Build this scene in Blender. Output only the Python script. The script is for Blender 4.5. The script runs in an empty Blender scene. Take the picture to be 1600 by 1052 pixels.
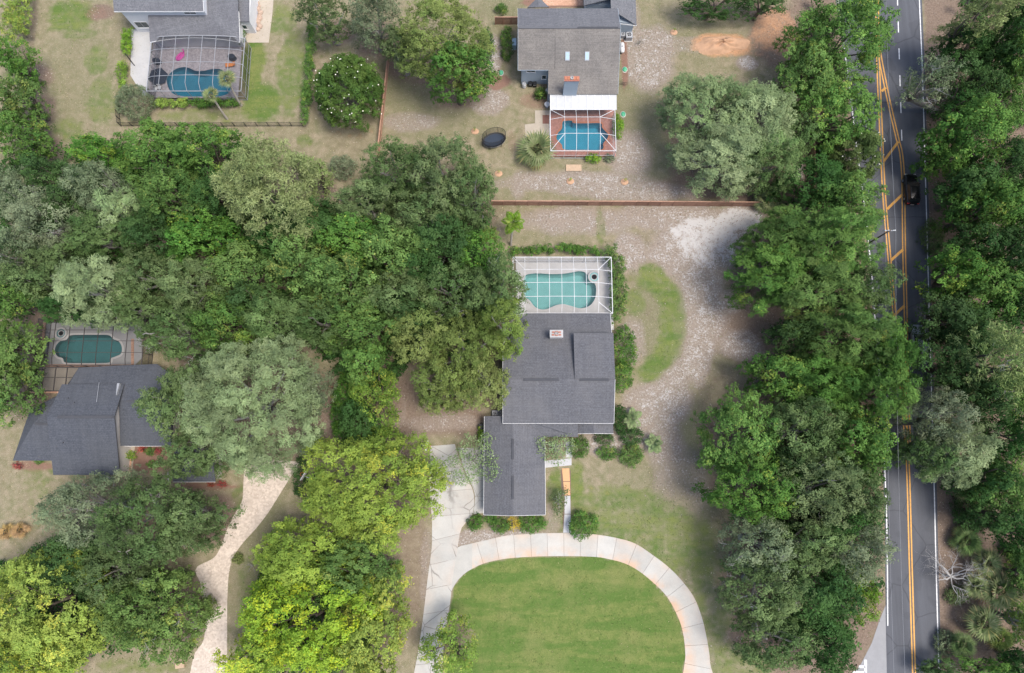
import bpy, bmesh, math, random
import numpy as np
from mathutils import Vector, Matrix

# ------------------------------------------------------------------ camera, sky, sun, exposure
SC = bpy.context.scene
COL = SC.collection
R = math.radians
FPX, CU, CV = 1067.0, 800.0, 526.0          # focal length and centre, in pixels of the 1600 x 1052 photograph
TILT, CAMH = R(10.0), 95.5                  # drone almost straight overhead
cam_d = bpy.data.cameras.new('camera'); cam_d.sensor_width = 36.0; cam_d.lens = FPX/1600*36
cam_d.clip_start = 0.5; cam_d.clip_end = 3000
cam = bpy.data.objects.new('camera', cam_d); COL.objects.link(cam)
cam.location = (0, 0, CAMH); cam.rotation_euler = (TILT, 0, 0); SC.camera = cam

SUN_EL, SUN_AZ = 68.0, 112.0                # azimuth clockwise from +Y (top of the picture)
world = bpy.data.worlds.new('World'); SC.world = world; world.use_nodes = True
wn = world.node_tree; wn.nodes.clear()
sky = wn.nodes.new('ShaderNodeTexSky'); sky.sky_type = 'NISHITA'; sky.sun_disc = False
sky.sun_elevation = R(SUN_EL); sky.sun_rotation = R(SUN_AZ); sky.air_density = 1.0; sky.dust_density = 3.0; sky.ozone_density = 1.0
bg = wn.nodes.new('ShaderNodeBackground'); bg.inputs[1].default_value = 0.15
wo = wn.nodes.new('ShaderNodeOutputWorld')
wn.links.new(sky.outputs[0], bg.inputs[0]); wn.links.new(bg.outputs[0], wo.inputs[0])
sun_d = bpy.data.lights.new('sun', 'SUN'); sun_d.energy = 2.0; sun_d.angle = R(22); sun_d.color = (1.0, 0.95, 0.87)
sun = bpy.data.objects.new('sun', sun_d); COL.objects.link(sun)
_sd = Vector((math.sin(R(SUN_AZ))*math.cos(R(SUN_EL)), math.cos(R(SUN_AZ))*math.cos(R(SUN_EL)), math.sin(R(SUN_EL))))
sun.rotation_euler = _sd.to_track_quat('Z', 'Y').to_euler(); sun.location = (60, -20, 120)
SC.view_settings.view_transform = 'Standard'; SC.view_settings.look = 'None'
SC.view_settings.exposure = 0.78; SC.view_settings.gamma = 1.0; SC.view_settings.use_curve_mapping = False
SC.render.engine = 'CYCLES'
SC.cycles.max_bounces = 6; SC.cycles.transparent_max_bounces = 16; SC.cycles.diffuse_bounces = 3
SC.cycles.glossy_bounces = 2; SC.cycles.transmission_bounces = 3; SC.cycles.caustics_reflective = False; SC.cycles.caustics_refractive = False

# ------------------------------------------------------------------ helpers
_ct, _st = math.cos(TILT), math.sin(TILT)
def P(u, v, z=0.0):
    """Point at height z that the photograph shows at pixel (u, v)."""
    a, b = (u-CU)/FPX, -(v-CV)/FPX
    dx, dy, dz = a, b*_ct+_st, b*_st-_ct
    s = (z-CAMH)/dz
    return (s*dx, s*dy, z)
def PX(u, v, z=0.0): return P(u, v, z)[0]
def PY(u, v, z=0.0): return P(u, v, z)[1]
def SCALE(u, v, z=0.0):
    b = -(v-CV)/FPX
    return FPX/((z-CAMH)/(b*_st-_ct))       # pixels per metre there

def tag(o, label=None, cat=None, group=None, kind=None):
    if label: o['label'] = label
    if cat: o['category'] = cat
    if group: o['group'] = group
    if kind: o['kind'] = kind
    return o
def empty(name, loc=(0, 0, 0), rz=0.0):
    o = bpy.data.objects.new(name, None); COL.objects.link(o)
    o.location = loc; o.rotation_euler = (0, 0, rz); o.empty_display_size = 0.3
    return o
def link(name, me, parent=None, loc=None, rot=None, scale=None):
    o = bpy.data.objects.new(name, me); COL.objects.link(o)
    if parent is not None: o.parent = parent
    if loc is not None: o.location = loc
    if rot is not None: o.rotation_euler = rot
    if scale is not None: o.scale = scale
    return o
def copy_tree(o, parent=None):
    c = o.copy(); COL.objects.link(c); c.parent = parent
    for ch in o.children: copy_tree(ch, c)
    return c

class MB:
    def __init__(s): s.v = []; s.f = []; s.uv = None
    def add(s, vs, fs):
        n = len(s.v); s.v += [tuple(p) for p in vs]; s.f += [tuple(i+n for i in f) for f in fs]; return s
    def box(s, x0, y0, z0, x1, y1, z1):
        return s.add([(x0,y0,z0),(x1,y0,z0),(x1,y1,z0),(x0,y1,z0),(x0,y0,z1),(x1,y0,z1),(x1,y1,z1),(x0,y1,z1)],
                     [(3,2,1,0),(4,5,6,7),(0,1,5,4),(1,2,6,5),(2,3,7,6),(3,0,4,7)])
    def rbox(s, x0, y0, z0, x1, y1, z1, b=0.05):
        """box with chamfered upper edges and corners"""
        def ring(d, z):
            e = b if d == 0 else b
            return [(x0+d+e,y0+d,z),(x1-d-e,y0+d,z),(x1-d,y0+d+e,z),(x1-d,y1-d-e,z),(x1-d-e,y1-d,z),(x0+d+e,y1-d,z),(x0+d,y1-d-e,z),(x0+d,y0+d+e,z)]
        r = ring(0, z0)+ring(0, z1-b)+ring(b*.7, z1)
        fs = [tuple(range(7,-1,-1)), tuple(range(16,24))]
        for k in (0, 8):
            for i in range(8): fs.append((k+i, k+(i+1)%8, k+8+(i+1)%8, k+8+i))
        return s.add(r, fs)
    def prism(s, poly, z0, z1):
        n = len(poly)
        if sum(poly[i][0]*poly[(i+1)%n][1]-poly[(i+1)%n][0]*poly[i][1] for i in range(n)) < 0: poly = poly[::-1]
        vs = [(p[0],p[1],z0) for p in poly]+[(p[0],p[1],z1) for p in poly]
        return s.add(vs, [tuple(range(n-1,-1,-1)), tuple(range(n,2*n))]+[(i,(i+1)%n,n+(i+1)%n,n+i) for i in range(n)])
    def slab(s, pts, th):
        """3-D polygon (anticlockwise from above) thickened downwards"""
        n = len(pts)
        vs = [tuple(p) for p in pts]+[(p[0],p[1],p[2]-th) for p in pts]
        return s.add(vs, [tuple(range(n)), tuple(range(2*n-1,n-1,-1))]+[((i+1)%n,i,n+i,n+(i+1)%n) for i in range(n)])
    def bar(s, p, q, w, h=None):
        h = h or w; p = Vector(p); q = Vector(q); d = (q-p).normalized()
        up = Vector((0,0,1)) if abs(d.z) < .95 else Vector((0,1,0))
        a = d.cross(up).normalized()*w/2; b = a.cross(d).normalized()*h/2
        vs = [c+sa*a+sb*b for c in (p, q) for sa, sb in ((-1,-1),(1,-1),(1,1),(-1,1))]
        return s.add(vs, [(0,1,2,3),(7,6,5,4),(0,4,5,1),(1,5,6,2),(2,6,7,3),(3,7,4,0)])
    def path(s, pts, w, h=None):
        """one connected bar along a polyline"""
        h = h or w; pts = [Vector(p) for p in pts]; n = len(pts); vs = []
        for i, p in enumerate(pts):
            d = (pts[min(i+1,n-1)]-pts[max(i-1,0)]).normalized()
            up = Vector((0,0,1)) if abs(d.z) < .95 else Vector((0,1,0))
            a = d.cross(up).normalized()*w/2; b = a.cross(d).normalized()*h/2
            vs += [p+sa*a+sb*b for sa, sb in ((-1,-1),(1,-1),(1,1),(-1,1))]
        fs = [(0,1,2,3), tuple(4*(n-1)+k for k in (3,2,1,0))]
        for i in range(n-1):
            for k in range(4): fs.append((4*i+k, 4*(i+1)+k, 4*(i+1)+(k+1)%4, 4*i+(k+1)%4))
        return s.add(vs, fs)
    def tube(s, pts, rad, n=8, cap=True):
        pts = [Vector(p) for p in pts]; m = len(pts); vs = []
        ref = None
        for i, p in enumerate(pts):
            d = (pts[min(i+1,m-1)]-pts[max(i-1,0)]).normalized()
            if ref is None: ref = Vector((1,0,0)) if abs(d.x) < .8 else Vector((0,1,0))
            a = (ref-d*ref.dot(d)).normalized(); b = d.cross(a); ref = a
            r = rad[i] if hasattr(rad, '__len__') else rad
            vs += [p+r*(math.cos(2*math.pi*k/n)*a+math.sin(2*math.pi*k/n)*b) for k in range(n)]
        fs = [(n*i+k, n*i+(k+1)%n, n*(i+1)+(k+1)%n, n*(i+1)+k) for i in range(m-1) for k in range(n)]
        if cap: fs += [tuple(range(n-1,-1,-1)), tuple(n*(m-1)+k for k in range(n))]
        return s.add(vs, fs)
    def lathe(s, prof, n=16, c=(0,0,0), sx=1.0, sy=1.0):
        vs = [(c[0]+r*sx*math.cos(2*math.pi*k/n), c[1]+r*sy*math.sin(2*math.pi*k/n), c[2]+z) for r, z in prof for k in range(n)]
        m = len(prof)
        fs = [(n*i+k, n*i+(k+1)%n, n*(i+1)+(k+1)%n, n*(i+1)+k) for i in range(m-1) for k in range(n)]
        fs += [tuple(range(n-1,-1,-1)), tuple(n*(m-1)+k for k in range(n))]
        return s.add(vs, fs)
    def mesh(s, name, mat, smooth=False):
        me = bpy.data.meshes.new(name); me.from_pydata(s.v, [], s.f)
        if mat is not None: me.materials.append(mat)
        if smooth: me.polygons.foreach_set('use_smooth', [True]*len(me.polygons))
        me.update(); return me
    def build(s, name, mat, parent=None, smooth=False, **k):
        return link(name, s.mesh(name, mat, smooth), parent, **k)

def catmull(pts, per=6, closed=False):
    out = []; n = len(pts)
    for i in range(n if closed else n-1):
        g = lambda k: pts[k % n] if closed else pts[max(0, min(n-1, k))]
        p0, p1, p2, p3 = (np.array(g(i+k), float) for k in (-1, 0, 1, 2))
        for t in (j/per for j in range(per)):
            out.append(.5*((2*p1)+(-p0+p2)*t+(2*p0-5*p1+4*p2-p3)*t*t+(-p0+3*p1-3*p2+p3)*t**3))
    if not closed: out.append(np.array(pts[-1], float))
    return [tuple(p) for p in out]
def resample(pts, n):
    a = np.array([(p[0], p[1]) for p in pts]); d = np.r_[0, np.cumsum(np.hypot(*np.diff(a, axis=0).T))]
    t = np.linspace(0, d[-1], n)
    return np.c_[np.interp(t, d, a[:,0]), np.interp(t, d, a[:,1])]

# ------------------------------------------------------------------ materials
MATS = {}
class NT:
    def __init__(s, name):
        s.m = bpy.data.materials.new(name); s.m.use_nodes = True; s.t = s.m.node_tree
        s.b = s.t.nodes['Principled BSDF']; s.out = s.t.nodes['Material Output']; MATS[name] = s.m
        s.b.inputs['Specular IOR Level'].default_value = .3
    def n(s, typ, **kw):
        o = s.t.nodes.new('ShaderNode'+typ)
        for k, v in kw.items():
            if k.startswith('i_'): 
                key = k[2:]; o.inputs[int(key) if key.isdigit() else key].default_value = v
            else: setattr(o, k, v)
        return o
    def l(s, a, b): s.t.links.new(a, b)
    def coord(s, kind='Object'): return s.n('TexCoord').outputs[kind]
    def noise(s, scale, detail=4, rough=.55, co=None, dist=0.0):
        o = s.n('TexNoise', i_Scale=scale, i_Detail=detail, i_Roughness=rough, i_Distortion=dist)
        if co is not None: s.l(co, o.inputs['Vector'])
        return o.outputs['Fac']
    def ramp(s, fac, stops, interp='LINEAR'):
        o = s.n('ValToRGB'); e = o.color_ramp.elements; o.color_ramp.interpolation = interp
        while len(e) < len(stops): e.new(.5)
        for k, (p, c) in enumerate(stops):
            e[k].position = p; e[k].color = (*c, 1) if hasattr(c, '__len__') else (c, c, c, 1)
        s.l(fac, o.inputs[0]); return o.outputs[0]
    def mix(s, fac, a, b, mode='MIX'):
        o = s.n('Mix', data_type='RGBA', blend_type=mode)
        for i, v in ((0, fac), (6, a), (7, b)):
            if isinstance(v, (int, float)): o.inputs[i].default_value = v
            elif isinstance(v, tuple): o.inputs[i].default_value = (*v, 1) if len(v) == 3 else v
            else: s.l(v, o.inputs[i])
        return o.outputs[2]
    def math(s, op, a, b=0.0, c=0.0, clamp=False):
        o = s.n('Math', operation=op, use_clamp=clamp)
        for i, v in enumerate((a, b, c)):
            if isinstance(v, (int, float)): o.inputs[i].default_value = v
            else: s.l(v, o.inputs[i])
        return o.outputs[0]
    def bump(s, h, strength=.3, dist=.02):
        o = s.n('Bump', i_Strength=strength, i_Distance=dist); s.l(h, o.inputs['Height']); s.l(o.outputs[0], s.b.inputs['Normal'])
    def color(s, c):
        if isinstance(c, tuple): s.b.inputs['Base Color'].default_value = (*c, 1)
        else: s.l(c, s.b.inputs['Base Color'])
    def rough(s, r): s.b.inputs['Roughness'].default_value = r
    def uvm(s, sx, sy):
        m = s.n('Mapping'); m.inputs['Scale'].default_value = (sx, sy, 1); s.l(s.coord('UV'), m.inputs[0]); return m.outputs[0]

def plain(name, c, rough=.6, var=.18, scale=1.2, metal=0.0, var2=True):
    t = NT(name); co = t.coord()
    n1 = t.noise(scale, 5, .6, co)
    col = t.ramp(n1, [(.25, tuple(x*(1-var) for x in c)), (.75, tuple(min(1, x*(1+var)) for x in c))])
    if var2:
        n2 = t.noise(scale*14, 3, .6, co)
        col = t.mix(.35, col, t.ramp(n2, [(.3, tuple(x*(1-var) for x in c)), (.7, tuple(min(1, x*(1+var)) for x in c))]))
    t.color(col); t.rough(rough); t.b.inputs['Metallic'].default_value = metal
    return t.m

def shingles(name, c1, c2, streak):
    t = NT(name); co = t.coord('UV')
    br = t.n('TexBrick', offset=.5); t.l(co, br.inputs['Vector'])
    br.inputs['Scale'].default_value = 1.0; br.inputs['Brick Width'].default_value = .33; br.inputs['Row Height'].default_value = .24
    br.inputs['Mortar Size'].default_value = .022; br.inputs['Bias'].default_value = 0.0
    br.inputs['Color1'].default_value = (*c1, 1); br.inputs['Color2'].default_value = (*c2, 1)
    br.inputs['Mortar'].default_value = (*(x*.55 for x in c1), 1)
    fine = t.noise(4.0, 5, .8, co)
    col = t.mix(.6, br.outputs['Color'], t.ramp(fine, [(.3, tuple(x*.55 for x in c1)), (.7, tuple(x*1.5 for x in c2))]))
    big = t.noise(.22, 5, .6, t.coord())
    st = t.noise(1.0, 4, .6, t.uvm(1.3, .12))
    col = t.mix(t.math('MULTIPLY', t.ramp(big, [(.42, 0.0), (.68, 1.0)]), .55), col, streak)
    col = t.mix(t.math('MULTIPLY', t.ramp(st, [(.45, 0.0), (.75, 1.0)]), .4), col, tuple(x*.75 for x in c1))
    bd = t.noise(1.0, 3, .6, t.uvm(.25, 2.4)); col = t.mix(t.ramp(bd, [(.48, 0.0), (.62, .13)]), col, tuple(min(1, x*1.4) for x in c2))
    col = t.mix(t.ramp(t.noise(2.0, 4, .8, t.coord()), [(.63, 0.0), (.72, .5)]), col, (.10,.085,.065))
    t.color(col); t.rough(.9); t.bump(br.outputs['Fac'], -.3, .02)
    return t.m
shingles('shingle_charcoal', (.080,.082,.092), (.122,.124,.136), (.135,.132,.135))
shingles('shingle_slate', (.050,.056,.070), (.085,.092,.108), (.085,.09,.10))
shingles('shingle_grey', (.100,.104,.116), (.170,.172,.184), (.105,.105,.118))
shingles('shingle_brown', (.155,.142,.130), (.225,.208,.190), (.085,.082,.082))

plain('white_metal', (.60,.61,.62), .45, .1); plain('patio_roof_white', (.46,.47,.48), .5, .14, 2.0); plain('white_paint', (.76,.76,.75), .6, .08)
plain('bronze_metal', (.055,.048,.045), .5, .2); plain('grey_metal', (.30,.31,.33), .4, .12); plain('black_metal', (.02,.02,.022), .5, .3)
plain('black_plastic', (.018,.019,.022), .45, .3); plain('tan_stucco', (.55,.48,.40), .9, .1)
plain('vent_dark', (.062,.064,.072), .8, .2); plain('brick_red', (.36,.15,.11), .9, .35, 6.0); plain('terracotta', (.42,.17,.10), .8, .25, 5)
plain('bark', (.135,.11,.088), .95, .35, 3.0); plain('bark_grey', (.26,.245,.225), .95, .3, 3.0); plain('dead_wood', (.40,.385,.37), .9, .2, 3.0)
plain('palm_trunk', (.36,.33,.29), .95, .25, 4.0); plain('pink_vinyl', (.72,.10,.42), .35, .08); plain('orange_fabric', (.75,.26,.07), .7, .1)
plain('navy_vinyl', (.028,.04,.062), .5, .2); plain('wood_tan', (.48,.35,.24), .85, .2, 4); plain('green_plastic', (.08,.36,.20), .4, .1)
plain('orange_soil', (.46,.285,.18), .95, .2, 2.5); plain('soil_bed', (.17,.12,.09), .95, .3, 3); plain('mulch_red', (.22,.105,.075), .95, .4, 6)
plain('litter_bed', (.34,.29,.25), .95, .35, 6); plain('brown_mat', (.19,.095,.075), .9, .2, 5); plain('rubber', (.02,.02,.02), .8, .2)
plain('tail_red', (.55,.02,.02), .3, .05); plain('rock_tan', (.42,.31,.24), .95, .3, 3); plain('light_lens', (.8,.8,.8), .15, .03)
plain('red_rim', (.6,.12,.04), .5, .1); plain('spa_tile', (.24,.36,.38), .4, .2, 6); plain('asphalt_light', (.27,.27,.275), .9, .12, 1.2)

def siding(name, c):
    t = NT(name); co = t.coord(); sp = t.n('SeparateXYZ'); t.l(co, sp.inputs[0])
    w = t.math('FRACT', t.math('MULTIPLY', sp.outputs[2], 1/.19))
    line = t.ramp(w, [(0, .62), (.12, 1.0), (1, .96)])
    col = t.mix(1.0, t.ramp(t.noise(.9, 4, .6, co), [(.3, tuple(x*.9 for x in c)), (.7, c)]), line, 'MULTIPLY')
    t.color(col); t.rough(.75); t.bump(w, .35, .02); return t.m
siding('siding_white', (.74,.75,.78)); siding('siding_blue', (.40,.47,.54)); siding('siding_cream', (.64,.61,.58))

def car_paint(name, c):
    t = NT(name); t.color(c); t.rough(.25); t.b.inputs['Coat Weight'].default_value = .6; t.b.inputs['Coat Roughness'].default_value = .08
    return t.m
car_paint('paint_black', (.008,.008,.009)); car_paint('paint_silver', (.45,.46,.48)); car_paint('glass_dark', (.012,.015,.018))
t = NT('window_glass'); t.color((.03,.05,.055)); t.rough(.08); t.b.inputs['Specular IOR Level'].default_value = .6
t = NT('skylight_glass'); t.color((.32,.44,.52)); t.rough(.15); t.b.inputs['Specular IOR Level'].default_value = .6

def screen(name, c, op):
    t = NT(name); tr = t.n('BsdfTransparent'); mx = t.n('MixShader'); mx.inputs[0].default_value = op
    t.color(c); t.rough(.9); t.l(tr.outputs[0], mx.inputs[1]); t.l(t.b.outputs[0], mx.inputs[2]); t.l(mx.outputs[0], t.out.inputs[0]); return t.m
screen('screen_mesh', (.07,.075,.08), .22); screen('screen_mesh_dark', (.03,.03,.033), .34); screen('safety_net', (.015,.015,.015), .35)

def water(name, tint):
    t = NT(name); tr = t.n('BsdfTransparent'); tr.inputs[0].default_value = (*tint, 1)
    gl = t.n('BsdfGlossy'); gl.inputs['Roughness'].default_value = .06
    fr = t.n('Fresnel'); fr.inputs[0].default_value = 1.33; mx = t.n('MixShader')
    nz = t.noise(2.2, 3, .5, t.coord()); bp = t.n('Bump', i_Strength=.25, i_Distance=.05); t.l(nz, bp.inputs['Height'])
    t.l(bp.outputs[0], gl.inputs['Normal']); t.l(bp.outputs[0], fr.inputs['Normal'])
    t.l(fr.outputs[0], mx.inputs[0]); t.l(tr.outputs[0], mx.inputs[1]); t.l(gl.outputs[0], mx.inputs[2]); t.l(mx.outputs[0], t.out.inputs[0]); return t.m
water('pool_water_green', (.84,.95,.95)); water('pool_water_blue', (.62,.90,.96)); water('pool_water_teal', (.66,.90,.88))
plain('plaster_green', (.26,.50,.485), .8, .14, .6); plain('plaster_blue', (.075,.34,.44), .8, .16, .5); plain('plaster_teal', (.12,.24,.255), .8, .2, .7)
plain('plaster_deep', (.10,.27,.36), .8, .18, .6)

def concrete(name, c, cracks=False, stain=True, dirt=(.40,.36,.32)):
    t = NT(name); co = t.coord()
    a = t.ramp(t.noise(.55, 6, .62, co), [(.28, tuple(x*.82 for x in c)), (.72, tuple(min(.95, x*1.07) for x in c))])
    a = t.mix(.3, a, t.ramp(t.noise(7.0, 5, .7, co), [(.3, tuple(x*.7 for x in c)), (.7, tuple(min(.95, x*1.1) for x in c))]))
    oi = t.n('ObjectInfo'); a = t.mix(1.0, a, t.ramp(oi.outputs['Random'], [(0, .9), (1, 1.04)]), 'MULTIPLY')
    a = t.mix(t.ramp(t.noise(1.1, 6, .7, co), [(.56, 0.0), (.78, .55)]), a, dirt)
    if stain:
        at = t.n('Attribute', attribute_name='stain'); nz = t.noise(.35, 4, .6, co)
        f = t.math('MULTIPLY', at.outputs['Fac'], t.ramp(nz, [(.40, 0.0), (.62, 1.0)]))
        a = t.mix(t.math('MULTIPLY', f, .62, clamp=True), a, (.60,.33,.16))
    if cracks:
        ds = t.n('Mix', data_type='VECTOR'); nn = t.n('TexNoise', i_Scale=.9, i_Detail=4.0); t.l(co, nn.inputs['Vector'])
        ds.inputs[0].default_value = .22; t.l(co, ds.inputs[4]); t.l(nn.outputs['Color'], ds.inputs[5])
        vo = t.n('TexVoronoi', feature='DISTANCE_TO_EDGE', i_Scale=.36); t.l(ds.outputs[1], vo.inputs['Vector'])
        msk = t.ramp(t.noise(.22, 2, .5, co), [(.40, 0.0), (.52, 1.0)])
        ln = t.ramp(vo.outputs['Distance'], [(.004, 1.0), (.016, 0.0)])
        a = t.mix(t.math('MULTIPLY', t.math('MULTIPLY', ln, msk), .7), a, (.16,.145,.13))
    t.color(a); t.rough(.9); t.bump(t.noise(22, 3, .6, co), .12, .01); return t.m
concrete('concrete', (.465,.452,.415)); concrete('concrete_cracked', (.455,.445,.415), cracks=True); concrete('deck_light', (.58,.56,.54), stain=False)
concrete('concrete_rust', (.62,.36,.19), stain=False, dirt=(.50,.27,.13)); concrete('concrete_grey', (.48,.48,.485), stain=False); concrete('patio_white', (.44,.435,.43), stain=False)
concrete('patio_cream', (.43,.375,.305), stain=False)

def pavers(name, c1, c2, mortar, w=.2, h=.1):
    t = NT(name); co = t.coord(); br = t.n('TexBrick'); t.l(co, br.inputs['Vector'])
    br.inputs['Scale'].default_value = 1.0; br.inputs['Brick Width'].default_value = w; br.inputs['Row Height'].default_value = h; br.inputs['Mortar Size'].default_value = .008
    br.inputs['Color1'].default_value = (*c1, 1); br.inputs['Color2'].default_value = (*c2, 1); br.inputs['Mortar'].default_value = (*mortar, 1)
    vo = t.n('TexVoronoi', i_Scale=4.5); t.l(co, vo.inputs['Vector'])
    sp = t.n('SeparateXYZ'); t.l(vo.outputs['Color'], sp.inputs[0])
    col = t.mix(.6, br.outputs['Color'], t.ramp(sp.outputs[0], [(0, tuple(x*.8 for x in c1)), (1, tuple(min(.95, x*1.15) for x in c2))]))
    col = t.mix(t.ramp(t.noise(.5, 5, .6, co), [(.45, 0.0), (.8, .5)]), col, tuple(x*.7 for x in c1))
    t.color(col); t.rough(.9); t.bump(br.outputs['Fac'], -.3, .01); return t.m
pavers('paver_pink', (.49,.405,.335), (.58,.50,.425), (.42,.36,.31), .3, .15); pavers('paver_mauve', (.36,.33,.345), (.46,.42,.43), (.25,.23,.24), .3, .15)
pavers('paver_red', (.40,.19,.15), (.46,.235,.19), (.30,.17,.14), .25, .12); pavers('paver_orange', (.52,.29,.19), (.58,.36,.25), (.35,.22,.16))

def asphalt(name, c):
    t = NT(name); co = t.coord(); mp = t.n('Mapping'); mp.inputs['Scale'].default_value = (1.1, .03, 1); t.l(co, mp.inputs[0])
    a = t.ramp(t.noise(1.0, 4, .6, mp.outputs[0]), [(.3, tuple(x*.78 for x in c)), (.7, tuple(x*1.25 for x in c))])
    a = t.mix(.4, a, t.ramp(t.noise(16, 4, .8, co), [(.3, tuple(x*.6 for x in c)), (.72, tuple(x*1.5 for x in c))]))
    a = t.mix(t.ramp(t.noise(.13, 4, .6, co), [(.45, 0.0), (.75, .4)]), a, tuple(x*1.35 for x in c))
    vo = t.n('TexVoronoi', feature='DISTANCE_TO_EDGE', i_Scale=.16); dn = t.n('TexNoise', i_Scale=.7, i_Detail=4.0); t.l(co, dn.inputs['Vector']); dv = t.n('Mix', data_type='VECTOR'); dv.inputs[0].default_value = .3; t.l(co, dv.inputs[4]); t.l(dn.outputs['Color'], dv.inputs[5]); t.l(dv.outputs[1], vo.inputs['Vector'])
    a = t.mix(t.math('MULTIPLY', t.ramp(vo.outputs['Distance'], [(.003, 1.0), (.010, 0.0)]), .5), a, tuple(x*.45 for x in c))      # sealed cracks
    a = t.mix(t.ramp(t.noise(.28, 2, .4, co), [(.60, 0.0), (.625, .35)]), a, tuple(x*.72 for x in c))                                  # darker repair patches
    t.color(a); t.rough(.85); t.bump(t.noise(40, 2, .6, co), .2, .01); return t.m
asphalt('asphalt', (.088,.092,.104))
def paintm(name, c):
    t = NT(name); co = t.coord()
    t.color(t.mix(t.ramp(t.noise(3.0, 5, .75, co), [(.46, 0.0), (.72, .55)]), c, (.12,.115,.11))); t.rough(.7); return t.m
paintm('line_white', (.74,.74,.75)); paintm('line_yellow', (.72,.37,.085))
def woodfence(name, c):
    t = NT(name); co = t.coord(); oi = t.n('ObjectInfo')
    a = t.ramp(t.noise(2.2, 5, .65, co), [(.3, tuple(x*.72 for x in c)), (.7, tuple(x*1.2 for x in c))])
    a = t.mix(1.0, a, t.ramp(oi.outputs['Random'], [(0, .8), (1, 1.12)]), 'MULTIPLY'); t.color(a); t.rough(.9); return t.m
woodfence('fence_wood', (.35,.20,.14)); woodfence('fence_wood_light', (.40,.235,.165))

def leafmat(name, a, b, yellow=None, transl=.24):
    """a..b leaf colours, picked leaf by leaf through the tint attribute"""
    t = NT(name); at = t.n('Attribute', attribute_name='tint'); sp = t.n('SeparateXYZ'); t.l(at.outputs['Vector'], sp.inputs[0])
    col = t.mix(sp.outputs[1], a, b)
    if yellow: col = t.mix(sp.outputs[2], col, yellow)
    v = t.math('ADD', t.math('MULTIPLY', sp.outputs[0], .75), .62)
    vv = t.n('CombineXYZ'); [t.l(v, vv.inputs[k]) for k in range(3)]
    col = t.mix(1.0, col, vv.outputs[0], 'MULTIPLY')
    oi = t.n('ObjectInfo'); wn1 = t.n('TexWhiteNoise', noise_dimensions='1D'); t.l(oi.outputs['Random'], wn1.inputs['W'])     # every plant its own shade of green
    hs = t.n('HueSaturation'); t.l(t.math('ADD', t.math('MULTIPLY', oi.outputs['Random'], .022), .496), hs.inputs['Hue']); t.l(t.math('ADD', t.math('MULTIPLY', wn1.outputs['Value'], .30), .88), hs.inputs['Value']); t.l(t.math('ADD', t.math('MULTIPLY', oi.outputs['Random'], .14), .93), hs.inputs['Saturation'])
    t.l(col, hs.inputs['Color']); col = hs.outputs[0]
    t.color(col); t.rough(.62); t.b.inputs['Specular IOR Level'].default_value = .10
    tl = t.n('BsdfTranslucent'); t.l(col, tl.inputs[0]); mx = t.n('MixShader'); mx.inputs[0].default_value = transl
    t.l(t.b.outputs[0], mx.inputs[1]); t.l(tl.outputs[0], mx.inputs[2]); t.l(mx.outputs[0], t.out.inputs[0]); return t.m
leafmat('leaf_oak', (.083,.134,.046), (.146,.196,.075))
leafmat('leaf_pale', (.193,.266,.117), (.315,.379,.187))
leafmat('leaf_grey', (.123,.167,.087), (.212,.247,.139))
leafmat('leaf_green', (.065,.142,.030), (.132,.225,.049), (.25,.30,.06))
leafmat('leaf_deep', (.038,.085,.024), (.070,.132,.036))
leafmat('leaf_olive', (.123,.175,.043), (.212,.252,.072))
leafmat('leaf_yellow', (.165,.255,.040), (.300,.385,.060), (.45,.46,.055))
leafmat('leaf_lime', (.120,.220,.030), (.22,.33,.05), (.36,.38,.06))
leafmat('leaf_pine', (.182,.237,.083), (.297,.341,.143))
leafmat('leaf_magnolia', (.060,.109,.028), (.121,.169,.046))
leafmat('leaf_palm', (.125,.170,.065), (.235,.255,.125), (.40,.34,.16), .2)
leafmat('leaf_fresh', (.105,.185,.045), (.185,.270,.070), (.30,.34,.07))
leafmat('leaf_dry', (.30,.19,.09), (.42,.28,.13), None, .15)
leafmat('leaf_gold', (.45,.32,.05), (.58,.42,.08)); leafmat('leaf_red', (.30,.05,.06), (.42,.10,.08)); leafmat('leaf_agave', (.24,.32,.29), (.34,.42,.38), None, .1)
plain('petal_white', (.82,.80,.70), .6, .05)
M = MATS
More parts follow.
